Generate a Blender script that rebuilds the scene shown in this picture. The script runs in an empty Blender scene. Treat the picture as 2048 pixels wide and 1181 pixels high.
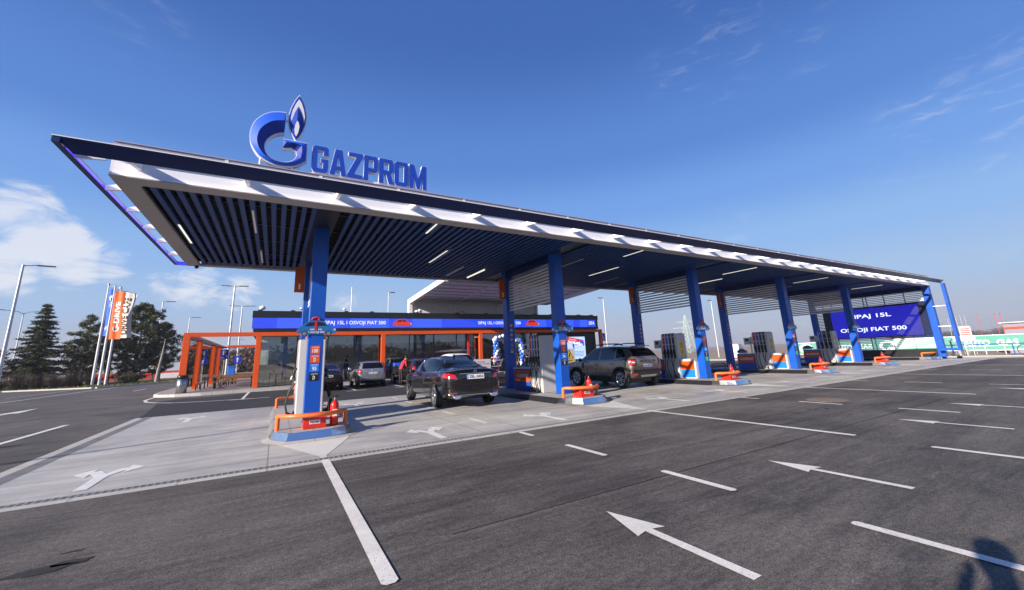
import bpy, bmesh, math, random
from mathutils import Vector, Matrix, noise as mnoise
from mathutils.bvhtree import BVHTree
rad = math.radians
scene = bpy.context.scene
C = scene.collection
# ------------------------------------------------------------------ camera, sky, sun, exposure
cam = bpy.data.cameras.new('camera'); cam_ob = bpy.data.objects.new('camera', cam); C.objects.link(cam_ob)
cam.sensor_width = 36.0; cam.lens = 36.0*802.66/2048
cam.shift_y = -54.5/2048; cam.clip_start = 0.05; cam.clip_end = 9000
def cam_matrix(y, p, r):
    cy, sy, cp, sp, cr, sr = math.cos(y), math.sin(y), math.cos(p), math.sin(p), math.cos(r), math.sin(r)
    Rz = Matrix(((cy, -sy, 0), (sy, cy, 0), (0, 0, 1)))
    B = Matrix(((1, 0, 0), (0, 0, -1), (0, 1, 0)))
    Rp = Matrix(((1, 0, 0), (0, cp, sp), (0, -sp, cp)))
    Rr = Matrix(((cr, -sr, 0), (sr, cr, 0), (0, 0, 1)))
    return Rr @ Rp @ B @ Rz
CM = cam_matrix(0.530432, 0.214521, -0.044282)
m3 = Matrix((CM[0], -CM[1], -CM[2])).transposed()
cam_ob.matrix_world = Matrix.Translation((0, 0, 1.45)) @ m3.to_4x4()
scene.camera = cam_ob

SUN_EL, SUN_AZ = 20.5, 16.0          # elevation; shadows run towards +X turned SUN_AZ degrees to +Y
sl = bpy.data.lights.new('sun', 'SUN'); sl.energy = 5.0; sl.angle = rad(0.53); sl.color = (1.0, 0.89, 0.765)
so = bpy.data.objects.new('sun', sl); C.objects.link(so)
d = Vector((math.cos(rad(SUN_EL))*math.cos(rad(SUN_AZ)), math.cos(rad(SUN_EL))*math.sin(rad(SUN_AZ)), -math.sin(rad(SUN_EL))))
so.rotation_euler = d.to_track_quat('-Z', 'Y').to_euler(); so.location = (-30, -8, 14)

W = bpy.data.worlds.new('World'); scene.world = W; W.use_nodes = True
nt = W.node_tree; N = nt.nodes; L = nt.links; N.clear()
out = N.new('ShaderNodeOutputWorld'); bg = N.new('ShaderNodeBackground')
sky = N.new('ShaderNodeTexSky'); sky.sky_type = 'NISHITA'; sky.sun_disc = False
sky.sun_elevation = rad(SUN_EL); sky.sun_rotation = rad(270 - SUN_AZ)
sky.altitude = 80; sky.air_density = 1.0; sky.dust_density = 0.6; sky.ozone_density = 3.2
geo = N.new('ShaderNodeTexCoord')
def wmath(op, a, b=None, c=None):
    n = N.new('ShaderNodeMath'); n.operation = op
    for i, v in enumerate((a, b, c)):
        if v is None: continue
        if isinstance(v, (int, float)): n.inputs[i].default_value = v
        else: L.new(v, n.inputs[i])
    return n.outputs[0]
def smooth(x, a, b):
    n = N.new('ShaderNodeMapRange'); n.interpolation_type = 'SMOOTHSTEP'
    L.new(x, n.inputs[0]); n.inputs[1].default_value = a; n.inputs[2].default_value = b
    return n.outputs[0]
def blob(dirv, r0, r1, w):
    n = N.new('ShaderNodeVectorMath'); n.operation = 'DISTANCE'
    L.new(geo.outputs['Generated'], n.inputs[0]); n.inputs[1].default_value = dirv
    s = smooth(n.outputs['Value'], r0, r1)
    s = wmath('SUBTRACT', 1.0, s)
    return wmath('MULTIPLY', s, w)
CLOUDS, WISPS = ([((-0.3635, 0.8978, 0.2487), 0.02, 0.085, 1.0), ((-0.3378, 0.9162, 0.2157), 0.02, 0.085, 1.0), ((-0.3101, 0.9319, 0.1882), 0.02, 0.075, 0.95), ((-0.3729, 0.912, 0.1706), 0.02, 0.08, 0.9), ((-0.2646, 0.9454, 0.1905), 0.01, 0.06, 0.75), ((-0.1388, 0.9778, 0.1571), 0.02, 0.08, 0.75), ((-0.0818, 0.9852, 0.1505), 0.02, 0.07, 0.7), ((-0.1908, 0.9681, 0.1626), 0.01, 0.06, 0.6), ((0.1282, 0.9817, 0.1409), 0.01, 0.06, 0.5)], [((0.9138, 0.1619, 0.3726), 0.0, 0.1, 1.0), ((0.946, 0.0933, 0.3105), 0.0, 0.12, 1.0), ((0.9216, 0.0703, 0.3817), 0.0, 0.1, 0.9), ((0.7031, 0.3701, 0.6072), 0.0, 0.2, 0.55), ((0.7, 0.4578, 0.5481), 0.0, 0.08, 0.7), ((0.7809, 0.2992, 0.5484), 0.0, 0.14, 0.45), ((0.9807, 0.1751, 0.0867), 0.0, 0.18, 0.35), ((0.8507, 0.4713, 0.2329), 0.0, 0.1, 0.5), ((0.9386, 0.1909, 0.2874), 0.0, 0.12, 0.3), ((-0.2289, 0.7858, 0.5745), 0.0, 0.1, 0.35)])

total = None
for dv, r0, r1, w in CLOUDS:
    b = blob(dv, r0, r1, w)
    total = b if total is None else wmath('MAXIMUM', total, b)
mp = N.new('ShaderNodeMapping'); mp.inputs['Scale'].default_value = (1.0, 1.0, 2.6); mp.inputs['Rotation'].default_value = (0.25, 0.2, 0)
L.new(geo.outputs['Generated'], mp.inputs[0])
nz = N.new('ShaderNodeTexNoise'); nz.inputs['Scale'].default_value = 9.0; nz.inputs['Detail'].default_value = 11; nz.inputs['Roughness'].default_value = .62; nz.inputs['Distortion'].default_value = .9
L.new(mp.outputs[0], nz.inputs[0])
cl = wmath('ADD', nz.outputs[0], wmath('MULTIPLY', wmath('SUBTRACT', total, 0.5), 0.5))
cl = smooth(cl, .44, .74)
cl = wmath('MULTIPLY', cl, smooth(total, .02, .5))
mp2 = N.new('ShaderNodeMapping'); mp2.inputs['Scale'].default_value = (1.2, 1.2, 4.6); mp2.inputs['Rotation'].default_value = (.5, -.35, .2); L.new(geo.outputs['Generated'], mp2.inputs[0])
nz2 = N.new('ShaderNodeTexNoise'); nz2.inputs['Scale'].default_value = 11; nz2.inputs['Detail'].default_value = 10; nz2.inputs['Roughness'].default_value = .66; nz2.inputs['Distortion'].default_value = .5; L.new(mp2.outputs[0], nz2.inputs[0])
wt = None
for dv, r0, r1, w in WISPS:
    b = blob(dv, r0, r1, w); wt = b if wt is None else wmath('MAXIMUM', wt, b)
w2 = wmath('MULTIPLY', smooth(nz2.outputs[0], .50, .76), wt)
cl = wmath('MAXIMUM', wmath('MULTIPLY', cl, 0.76), wmath('MULTIPLY', w2, .33))
sep = N.new('ShaderNodeSeparateXYZ'); L.new(geo.outputs['Generated'], sep.inputs[0])
rp = N.new('ShaderNodeValToRGB'); rp.color_ramp.interpolation = 'EASE'; el = rp.color_ramp.elements
SKYR = [(0, (.34, .36, .44)), (.05, (.34, .385, .50)), (.12, (.30, .42, .62)), (.22, (.225, .385, .67)), (.33, (.140, .290, .64)), (.45, (.083, .200, .53)), (.68, (.042, .115, .37)), (1, (.03, .08, .26))]
while len(el) < len(SKYR): el.new(.5)
for e, (p_, c_) in zip(el, SKYR): e.position = p_; e.color = (*c_, 1)
L.new(sep.outputs[2], rp.inputs[0])
vm = N.new('ShaderNodeVectorMath'); vm.operation = 'SCALE'; L.new(rp.outputs[0], vm.inputs[0]); vm.inputs['Scale'].default_value = 10.0
m0 = N.new('ShaderNodeMix'); m0.data_type = 'RGBA'; m0.inputs['Factor'].default_value = .93
L.new(sky.outputs[0], m0.inputs[6]); L.new(vm.outputs[0], m0.inputs[7])
mix = N.new('ShaderNodeMix'); mix.data_type = 'RGBA'
L.new(cl, mix.inputs['Factor']); L.new(m0.outputs[2], mix.inputs[6]); mix.inputs[7].default_value = (6.6, 6.7, 7.2, 1)
L.new(mix.outputs[2], bg.inputs[0]); bg.inputs[1].default_value = 0.075
L.new(bg.outputs[0], out.inputs[0])

scene.view_settings.view_transform = 'Standard'; scene.view_settings.look = 'None'
scene.view_settings.gamma = 1; scene.view_settings.exposure = 0.78
scene.render.engine = 'CYCLES'
scene.cycles.max_bounces = 6; scene.cycles.transparent_max_bounces = 12; scene.cycles.caustics_reflective = False; scene.cycles.caustics_refractive = False

# ------------------------------------------------------------------ materials
MATS = {}
def mat(name, col, rough=.5, metal=0.0, var=0.0, vscale=3.0, bump=0.0, bscale=60.0, emit=None, estr=0.0, spec=.5, coat=0.0, detail=4):
    if name in MATS: return MATS[name]
    m = bpy.data.materials.new(name); m.use_nodes = True; MATS[name] = m
    t = m.node_tree; n = t.nodes; l = t.links; p = n['Principled BSDF']
    p.inputs['Base Color'].default_value = (*col, 1); p.inputs['Roughness'].default_value = rough
    p.inputs['Metallic'].default_value = metal; p.inputs['Specular IOR Level'].default_value = spec
    if coat: p.inputs['Coat Weight'].default_value = coat; p.inputs['Coat Roughness'].default_value = .04
    if emit: p.inputs['Emission Color'].default_value = (*emit, 1); p.inputs['Emission Strength'].default_value = estr
    if var or bump:
        tc = n.new('ShaderNodeTexCoord')
    if var:
        z = n.new('ShaderNodeTexNoise'); z.inputs['Scale'].default_value = vscale; z.inputs['Detail'].default_value = detail; z.inputs['Roughness'].default_value = .65
        l.new(tc.outputs['Object'], z.inputs[0])
        r = n.new('ShaderNodeMapRange'); l.new(z.outputs[0], r.inputs[0]); r.inputs[1].default_value = .3; r.inputs[2].default_value = .7
        r.inputs[3].default_value = 1-var; r.inputs[4].default_value = 1+var
        h = n.new('ShaderNodeHueSaturation'); h.inputs['Color'].default_value = (*col, 1); l.new(r.outputs[0], h.inputs['Value'])
        l.new(h.outputs[0], p.inputs['Base Color'])
        r2 = n.new('ShaderNodeMapRange'); l.new(z.outputs[0], r2.inputs[0]); r2.inputs[3].default_value = max(0, rough-.1); r2.inputs[4].default_value = min(1, rough+.12)
        l.new(r2.outputs[0], p.inputs['Roughness'])
    if bump:
        z2 = n.new('ShaderNodeTexNoise'); z2.inputs['Scale'].default_value = bscale; z2.inputs['Detail'].default_value = 3
        l.new(tc.outputs['Object'], z2.inputs[0])
        b = n.new('ShaderNodeBump'); b.inputs['Strength'].default_value = bump; b.inputs['Distance'].default_value = .01
        l.new(z2.outputs[0], b.inputs['Height']); l.new(b.outputs[0], p.inputs['Normal'])
    return m

def ground_mat(name, c1, c2, big=.35, streak=.6, rough=.85, grain=.35, gscale=160., bump=.5, speck=None, stain=None, joints=None, tracks=False, wear=None):
    m = bpy.data.materials.new(name); m.use_nodes = True; MATS[name] = m
    t = m.node_tree; n = t.nodes; l = t.links; p = n['Principled BSDF']; p.inputs['Roughness'].default_value = rough
    p.inputs['Specular IOR Level'].default_value = .35
    tc = n.new('ShaderNodeTexCoord')
    def noise(sc, stretch=(1, 1, 1), det=5, ro=.6, dist=0, rot=0):
        mp = n.new('ShaderNodeMapping'); mp.inputs['Scale'].default_value = stretch; mp.inputs['Rotation'].default_value = (0, 0, rot); l.new(tc.outputs['Object'], mp.inputs[0])
        z = n.new('ShaderNodeTexNoise'); z.inputs['Scale'].default_value = sc; z.inputs['Detail'].default_value = det
        z.inputs['Roughness'].default_value = ro; z.inputs['Distortion'].default_value = dist; l.new(mp.outputs[0], z.inputs[0]); return z.outputs[0]
    def rng(x, a, b, c, e):
        r = n.new('ShaderNodeMapRange'); l.new(x, r.inputs[0])
        for i, v in zip((1, 2, 3, 4), (a, b, c, e)): r.inputs[i].default_value = v
        return r.outputs[0]
    def mul(a, b, op='MULTIPLY'):
        q = n.new('ShaderNodeMath'); q.operation = op
        for i, v in enumerate((a, b)):
            if isinstance(v, (int, float)): q.inputs[i].default_value = v
            else: l.new(v, q.inputs[i])
        return q.outputs[0]
    def mixc(f, a, b):
        q = n.new('ShaderNodeMix'); q.data_type = 'RGBA'
        if isinstance(f, (int, float)): q.inputs['Factor'].default_value = f
        else: l.new(f, q.inputs['Factor'])
        for i, v in ((6, a), (7, b)):
            if isinstance(v, tuple): q.inputs[i].default_value = (*v, 1)
            else: l.new(v, q.inputs[i])
        return q.outputs[2]
    f = mul(mul(rng(noise(.35, (1, 1, 1), 6, .62, .5), .38, .62, 0, 1), big), mul(rng(noise(1.0, (.28, 2.0, 1), 7, .68, 1.1, .5), .38, .64, 0, 1), streak), 'ADD')
    f = mul(f, rng(noise(5.0, (.45, 1.9, 1), 6, .72, .8, .5), .36, .64, -.17, .20), 'ADD')
    if tracks: f = mul(f, rng(noise(.9, (.10, 3.2, 1), 4, .6, 2.2, .12), .52, .62, 0, -.20), 'ADD'); f = mul(f, rng(noise(.8, (3.0, .12, 1), 4, .6, 1.8, .2), .55, .66, 0, .14), 'ADD')
    col = mixc(f, c1, c2)
    g = noise(gscale, (1, 1, 1), 2, .8)
    g2 = noise(gscale*.23, (1, 1, 1), 3, .8)
    hs = n.new('ShaderNodeHueSaturation'); l.new(col, hs.inputs['Color'])
    l.new(mul(rng(g, .3, .7, 1-grain, 1+grain), rng(g2, .3, .7, 1-grain*.5, 1+grain*.5)), hs.inputs['Value']); col = hs.outputs[0]
    if speck:
        v = n.new('ShaderNodeTexVoronoi'); v.inputs['Scale'].default_value = 26; l.new(tc.outputs['Object'], v.inputs[0])
        s = rng(v.outputs['Distance'], .0, .09, 1, 0)
        w = n.new('ShaderNodeTexWhiteNoise'); l.new(v.outputs['Color'], w.inputs[0])
        s = mul(s, rng(w.outputs[0], .93, .95, 0, 1)); col = mixc(s, col, speck)
        sc = rng(noise(2.2, (.25, 2.2, 1), 3, .5, 1.5, .5), .69, .73, 0, .5); sc = mul(sc, rng(noise(9., (1, 1, 1)), .45, .6, 0, 1)); col = mixc(sc, col, speck)
    if stain:
        s = rng(noise(.8, (1, 1, 1), 5, .7, .3), .62, .74, 0, .55); col = mixc(s, col, stain)
    if joints:
        sx, sy, jc = joints
        br = n.new('ShaderNodeTexBrick'); br.offset = 0; br.inputs['Scale'].default_value = 1; br.inputs['Brick Width'].default_value = sx; br.inputs['Row Height'].default_value = sy
        br.inputs['Mortar Size'].default_value = .012; br.inputs['Mortar Smooth'].default_value = .3; l.new(tc.outputs['Object'], br.inputs[0])
        col = mixc(mul(br.outputs['Fac'], .8), col, jc)
    if wear:
        wn = mul(rng(noise(38, (1, 1, 1), 4, .8), .57, .66, 0, 1), rng(noise(1.6, (1, 1, 1), 3, .6), .40, .62, .10, 1.0)); col = mixc(wn, col, wear)
    l.new(col, p.inputs['Base Color'])
    l.new(rng(f, 0, 1.2, rough-.1, rough+.08), p.inputs['Roughness'])
    b = n.new('ShaderNodeBump'); b.inputs['Strength'].default_value = bump; b.inputs['Distance'].default_value = .008
    l.new(g, b.inputs['Height']); l.new(b.outputs[0], p.inputs['Normal'])
    return m

M_ASPH = ground_mat('asphalt', (.060, .053, .049), (.160, .142, .127), speck=(.32, .28, .25), stain=(.175, .150, .125), grain=.8, gscale=95, big=.6, streak=.45, tracks=True)
M_ASPH2 = ground_mat('dark_asphalt_and_shade', (.028, .026, .026), (.052, .047, .045), grain=.4)  # dark asphalt tone, also carries the shade painted over the parking bays
M_CONC = ground_mat('concrete', (.32, .305, .28), (.57, .545, .50), big=.5, streak=.55, rough=.55, grain=.08, bump=.15, gscale=60, stain=(.25, .24, .23), tracks=True, joints=(3.62, 5.07, (.20, .195, .19)))
M_CONC_DARK = ground_mat('worn_concrete', (.13, .13, .13), (.24, .235, .225), grain=.25, rough=.7, bump=.3, gscale=60)
M_KERB = ground_mat('kerb_concrete', (.42, .40, .37), (.55, .52, .48), grain=.15, rough=.8, joints=(1.0, 50., (.22, .21, .2)), gscale=60)
M_PAVE = ground_mat('paving', (.30, .28, .26), (.40, .37, .34), grain=.15, rough=.8, joints=(.3, .3, (.18, .17, .16)), gscale=60)
M_ITILE = ground_mat('island_paving', (.36, .34, .325), (.48, .45, .43), grain=.1, rough=.75, joints=(.4, .4, (.22, .21, .2)), gscale=60)
M_LINE = ground_mat('road_paint', (.68, .65, .59), (.84, .80, .73), grain=.10, rough=.65, stain=(.45, .42, .39), bump=.3, wear=(.14, .13, .12))
M_LINEC = ground_mat('pale_paint', (.62, .60, .56), (.80, .775, .73), grain=.05, rough=.6, wear=(.42, .41, .40))
M_GRASS = ground_mat('grass', (.095, .088, .038), (.17, .145, .075), grain=.5, rough=.95, gscale=20, stain=(.23, .19, .11))
M_SOIL = ground_mat('dry_field', (.22, .17, .12), (.36, .285, .20), big=.5, streak=.6, grain=.35, rough=.95, gscale=8, stain=(.12, .12, .05))
M_SAND = ground_mat('sandy_verge', (.30, .25, .18), (.42, .36, .27), grain=.3, rough=.95, gscale=20)

BLUE = mat('canopy_blue', (.004, .085, .47), .40, var=.12, vscale=1.8, spec=.5)
BLUE_D = mat('fascia_navy', (.002, .020, .115), .3, var=.08, vscale=.7, spec=.5)
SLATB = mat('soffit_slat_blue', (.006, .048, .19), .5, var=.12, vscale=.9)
BLACKV = mat('ceiling_void', (.012, .012, .014), .9)
WHITE = mat('white_panel', (.84, .84, .88), .42, var=.03, vscale=1.1)
WHITE2 = mat('trim_white', (.82, .80, .80), .45, var=.05, vscale=2)
LAV = mat('parapet_metal', (.42, .40, .50), .5, var=.05, vscale=2.5)
GREYF = mat('soffit_frame_grey', (.40, .38, .37), .5, var=.08, vscale=1.0)
ORANGE = mat('orange_paint', (.76, .095, .010), .38, var=.05, vscale=4)
ORRAIL = mat('orange_rail', (.86, .19, .035), .34, var=.05, vscale=5)
REDP = mat('red_paint', (.66, .018, .012), .3, var=.05, vscale=6)
REDBOX = mat('sandbox_red', (.70, .030, .015), .35, var=.05, vscale=5)
CHROME = mat('polished_steel', (.74, .75, .77), .22, 1.0)
STEEL = mat('brushed_steel', (.50, .50, .50), .3, 1.0, var=.08, vscale=8)
GALV = mat('galvanised_pole', (.52, .53, .54), .45, .6, var=.08, vscale=4)
BLACKS = mat('black_steel', (.014, .014, .016), .3, var=.2, vscale=4)
BLACKR = mat('black_rubber', (.018, .018, .018), .55)
PUMPW = mat('pump_white', (.66, .65, .64), .4, var=.03)
PUMPG = mat('pump_grey', (.50, .50, .51), .42, var=.03)
TXTW = mat('letter_white', (.82, .82, .82), .5)
FACB = mat('facade_black', (.016, .016, .020), .38, var=.15, vscale=1)
YEL = mat('sign_yellow', (.80, .55, .02), .5)
WOOD = mat('bench_wood', (.36, .19, .075), .55, var=.25, vscale=7)
GREENL = mat('label_green', (.02, .34, .10), .4)
CYANL = mat('label_blue', (.01, .20, .75), .4)
INTW = mat('interior_wall', (.42, .43, .44), .8, var=.2, vscale=.6)
BLIND = mat('roller_blind', (.66, .70, .70), .85, var=.05)
def emat(name, col, s):
    return mat(name, (.02, .02, .03), .35, emit=col, estr=s)
LEDB = emat('led_blue', (.025, .075, .95), .55)
LEDB2 = emat('led_blue_pale', (.045, .12, 1.0), .60)
LEDS = emat('screen_blue', (.010, .010, .40), .66)
LEDW = emat('led_white', (.75, .82, 1.0), .85)
LEDR = emat('led_red', (.75, .035, .02), .55)
LEDK = emat('led_dark', (.02, .02, .03), .1)
LEDL = emat('poster_pale', (.50, .68, .95), .70)
LINEL = emat('accent_led', (.05, .03, 1.0), .9)
TUBE = emat('tube_lit', (1.0, .95, .75), .6)
def glass_mat(name, tint, refl):
    m = bpy.data.materials.new(name); m.use_nodes = True; MATS[name] = m
    t = m.node_tree; n = t.nodes; l = t.links; n.clear()
    o = n.new('ShaderNodeOutputMaterial'); tr = n.new('ShaderNodeBsdfTransparent'); tr.inputs[0].default_value = (*tint, 1)
    gl = n.new('ShaderNodeBsdfGlossy'); gl.inputs['Roughness'].default_value = .015; gl.inputs[0].default_value = (.9, .93, .95, 1)
    lw = n.new('ShaderNodeLayerWeight'); lw.inputs[0].default_value = .35
    r = n.new('ShaderNodeMapRange'); l.new(lw.outputs['Fresnel'], r.inputs[0]); r.inputs[3].default_value = refl; r.inputs[4].default_value = 1
    mx = n.new('ShaderNodeMixShader'); l.new(r.outputs[0], mx.inputs[0]); l.new(tr.outputs[0], mx.inputs[1]); l.new(gl.outputs[0], mx.inputs[2]); l.new(mx.outputs[0], o.inputs[0])
    return m
GLASS = glass_mat('shop_glass', (.90, .94, .94), .06)
GLASSP = glass_mat('clear_glass', (.90, .84, .85), .05)
CARGL = mat('car_glass', (.006, .007, .009), .05, spec=.3)
CARGL2 = mat('car_glass_green', (.05, .06, .06), .04, spec=.9)

# ------------------------------------------------------------------ object helpers
def prop(o, label=None, cat=None, group=None, kind=None):
    if label: o['label'] = label
    if cat: o['category'] = cat
    if group: o['group'] = group
    if kind: o['kind'] = kind
    return o
def thing(name, label, cat, loc=(0, 0, 0), rz=0, group=None):
    o = bpy.data.objects.new(name, None); o.empty_display_size = .2; C.objects.link(o); o.location = loc; o.rotation_euler = (0, 0, rz)
    return prop(o, label, cat, group)
def dup(root, loc=None, rz=None, label=None):
    r = root.copy(); C.objects.link(r)
    if loc is not None: r.location = loc
    if rz is not None: r.rotation_euler = (0, 0, rz)
    if label: r['label'] = label
    def rec(src, dst):
        for ch in list(src.children):
            c = ch.copy(); C.objects.link(c); c.parent = dst; rec(ch, c)
    rec(root, r)
    return r
_tc = {}
def text_polys(s, bold):
    k = (s, bold)
    if k in _tc: return _tc[k]
    cu = bpy.data.curves.new('t', 'FONT'); cu.body = s; cu.size = 1; cu.offset = bold; cu.resolution_u = 3; cu.fill_mode = 'FRONT'
    ob = bpy.data.objects.new('t', cu); C.objects.link(ob); bpy.context.view_layer.update()
    me = bpy.data.meshes.new_from_object(ob.evaluated_get(bpy.context.evaluated_depsgraph_get()))
    vs = [tuple(v.co)[:2] for v in me.vertices]; fs = [tuple(f.vertices) for f in me.polygons]
    bpy.data.objects.remove(ob); bpy.data.curves.remove(cu); bpy.data.meshes.remove(me)
    x0 = min(v[0] for v in vs); x1 = max(v[0] for v in vs); y0 = min(v[1] for v in vs); y1 = max(v[1] for v in vs)
    vs = [((x-x0)/(x1-x0), (y-y0)/(y1-y0)) for x, y in vs]
    _tc[k] = (vs, fs, (x1-x0)/(y1-y0)); return _tc[k]
class MB:
    def __init__(s, o=(0, 0, 0)):
        s.v = []; s.f = []; s.m = []; s.mats = []; s.o = Vector(o); s.sm = []; s.smooth = False
    def mi(s, m):
        if m not in s.mats: s.mats.append(m)
        return s.mats.index(m)
    def raw(s, vs, fs, m, smooth=None):
        b = len(s.v); s.v += [Vector(v)-s.o for v in vs]; i = s.mi(m)
        for f in fs: s.f.append([b+k for k in f]); s.m.append(i); s.sm.append(s.smooth if smooth is None else smooth)
    def box(s, x0, x1, y0, y1, z0, z1, m, mt=None):
        v = [(x, y, z) for z in (z0, z1) for y in (y0, y1) for x in (x0, x1)]
        s.raw(v, [(0, 2, 3, 1), (4, 5, 7, 6), (0, 1, 5, 4), (2, 6, 7, 3), (0, 4, 6, 2), (1, 3, 7, 5)], m, False)
    def bbox(s, x0, x1, y0, y1, z0, z1, m, b=.015):
        # box with chamfered vertical edges
        p = [(x0+b, y0), (x1-b, y0), (x1, y0+b), (x1, y1-b), (x1-b, y1), (x0+b, y1), (x0, y1-b), (x0, y0+b)]
        s.prism(p, z0, z1, m)
    def prism(s, poly, z0, z1, m, top=None, side=None):
        n = len(poly); v = [(x, y, z0) for x, y in poly]+[(x, y, z1) for x, y in poly]
        s.raw(v, [tuple(range(n))[::-1]], m, False)
        s.raw(v, [tuple(range(n, 2*n))], top or m, False)
        s.raw(v, [(i, (i+1) % n, n+(i+1) % n, n+i) for i in range(n)], side or m, False)
    def quad(s, a, b, c, d, m): s.raw([a, b, c, d], [(0, 1, 2, 3)], m, False)
    def plate(s, O, u, v, n, w, h, t, m):
        O, u, v, n = Vector(O), Vector(u), Vector(v), Vector(n)
        p = [O, O+u*w, O+u*w+v*h, O+v*h]; q = [x+n*t for x in p]
        s.raw(p+q, [(3, 2, 1, 0), (4, 5, 6, 7), (0, 1, 5, 4), (1, 2, 6, 5), (2, 3, 7, 6), (3, 0, 4, 7)], m, False)
    def poly3(s, O, u, v, n, pts, t, m, edge=None):
        O, u, v, n = Vector(O), Vector(u), Vector(v), Vector(n); k = len(pts)
        p = [O+u*a+v*b for a, b in pts]; q = [x+n*t for x in p]
        s.raw(q, [tuple(range(k))], m, False)
        if t: s.raw(p+q, [tuple(range(k))[::-1]]+[(i, (i+1) % k, k+(i+1) % k, k+i) for i in range(k)], edge or m, False)
    def text(s, txt, O, u, v, n, w, h, m, bold=.02, lift=.003, shear=0):
        vs, fs, ar = text_polys(txt, bold); O, u, v, n = Vector(O), Vector(u), Vector(v), Vector(n)
        if w is None: w = h*ar
        s.raw([O+u*(w*a+shear*b*h)+v*(h*b)+n*lift for a, b in vs], fs, m, False)
        return w
    def tube(s, pts, r, m, seg=8, caps=True, smooth=True):
        pts = [Vector(p) for p in pts]; rs = r if isinstance(r, (list, tuple)) else [r]*len(pts); vs = []; fs = []
        prev = None
        for i, p in enumerate(pts):
            t = (pts[min(i+1, len(pts)-1)]-pts[max(i-1, 0)]).normalized()
            a = prev if prev is not None else (Vector((0, 0, 1)) if abs(t.z) < .9 else Vector((1, 0, 0)))
            x = (a - t*a.dot(t)); x = x.normalized() if x.length > 1e-6 else t.orthogonal().normalized(); y = t.cross(x); prev = x
            for k in range(seg):
                an = 2*math.pi*k/seg; vs.append(p+x*math.cos(an)*rs[i]+y*math.sin(an)*rs[i])
        for i in range(len(pts)-1):
            for k in range(seg):
                a = i*seg+k; b = i*seg+(k+1) % seg; fs.append((a, b, b+seg, a+seg))
        s.raw(vs, fs, m, smooth)
        if caps: s.raw(vs, [tuple(range(seg))[::-1], tuple(range(len(vs)-seg, len(vs)))], m, False)
    def lathe(s, prof, c, m, axis='z', seg=16, smooth=True):
        vs = []; n = len(prof); c = Vector(c)
        for k in range(seg):
            a = 2*math.pi*k/seg
            for r, h in prof:
                p = (r*math.cos(a), r*math.sin(a), h)
                if axis == 'x': p = (h, r*math.cos(a), r*math.sin(a))
                if axis == 'y': p = (r*math.sin(a), h, r*math.cos(a))
                vs.append(c+Vector(p))
        fs = [(k*n+i, ((k+1) % seg)*n+i, ((k+1) % seg)*n+i+1, k*n+i+1) for k in range(seg) for i in range(n-1)]
        s.raw(vs, fs, m, smooth)
    def sphere(s, c, r, m, seg=10, ring=7, sc=(1, 1, 1)):
        prof = [(r*math.sin(math.pi*i/ring), -r*math.cos(math.pi*i/ring)) for i in range(ring+1)]
        b = len(s.v); s.lathe(prof, (0, 0, 0), m, seg=seg)
        for i in range(b, len(s.v)):
            q = s.v[i]+s.o; s.v[i] = Vector((q.x*sc[0]+c[0], q.y*sc[1]+c[1], q.z*sc[2]+c[2]))-s.o
    def build(s, name, parent=None, label=None, bevel=0):
        me = bpy.data.meshes.new(name); me.from_pydata([tuple(v) for v in s.v], [], s.f)
        for m in s.mats: me.materials.append(m)
        me.polygons.foreach_set('material_index', s.m); me.polygons.foreach_set('use_smooth', s.sm)
        me.update()
        o = bpy.data.objects.new(name, me); C.objects.link(o)
        if parent is not None: o.parent = parent
        else: o.location = s.o
        if label: o['label'] = label
        if bevel:
            b = o.modifiers.new('b', 'BEVEL'); b.width = bevel; b.segments = 2; b.limit_method = 'ANGLE'
        return o
X, Y_, Z = Vector((1, 0, 0)), Vector((0, 1, 0)), Vector((0, 0, 1))
FR = (X, Z, -Y_)           # plane facing the viewer (-Y): u, v, n
LF = (-Y_, Z, -X)          # plane facing -X, read from that side
# ------------------------------------------------------------------ ground, roads, markings
def structure(mb, name): return prop(mb.build(name), kind='structure')
def ss(a, b, x):
    t = min(1, max(0, (x-a)/(b-a))); return t*t*(3-2*t)
def field_h(x, y):
    return -0.03 - 2.2*ss(46, 82, x) + .25*mnoise.noise(Vector((x*.02, y*.02, 0)))*ss(50, 90, abs(x)+abs(y)*.5)
xs = [-4000, -1500, -600, -300, -160, -100, -60, -20, 20, 40, 46, 52, 58, 64, 70, 76, 82, 100, 140, 200, 300, 500, 900, 1600, 4000]
ys = [-3000, -1000, -300, -100, -50, -20, 0, 20, 40, 60, 80, 110, 150, 220, 320, 480, 800, 1500, 4500]
mb = MB(); mb.smooth = True
mb.raw([(x, y, field_h(x, y)) for y in ys for x in xs], [(j*len(xs)+i, j*len(xs)+i+1, (j+1)*len(xs)+i+1, (j+1)*len(xs)+i) for j in range(len(ys)-1) for i in range(len(xs)-1)], M_SOIL)
structure(mb, 'field')
def sheet(name, poly, z, m):
    mb = MB(); mb.raw([(x, y, z) for x, y in poly], [tuple(range(len(poly)))], m); return structure(mb, name)
sheet('asphalt_forecourt', [(-95, -40), (39, -40), (39, 75), (-10.5, 75), (-10.5, 230), (-12.3, 230), (-11.6, 75), (-12.5, 61.5), (-15.4, 57.4), (-24, 63), (-95, 60)], 0.0, M_ASPH)
mb = MB(); mb.raw([(x, y, .05) for x, y in ((-300, 62), (-24, 63.2), (-15.4, 57.6), (-12.6, 61.6), (-11.8, 75), (-12.5, 230), (-24, 230), (-24, 75), (-300, 230), (-300, 75))], [(0, 1, 7, 9), (1, 2, 3, 4, 7), (7, 4, 5, 6), (9, 7, 6, 8)], M_GRASS); structure(mb, 'grass_verge')
sheet('shoulder_verge', [(39.15, -40), (46, -40), (46.5, 75), (39.15, 75)], 0.02, M_SAND)
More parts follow.
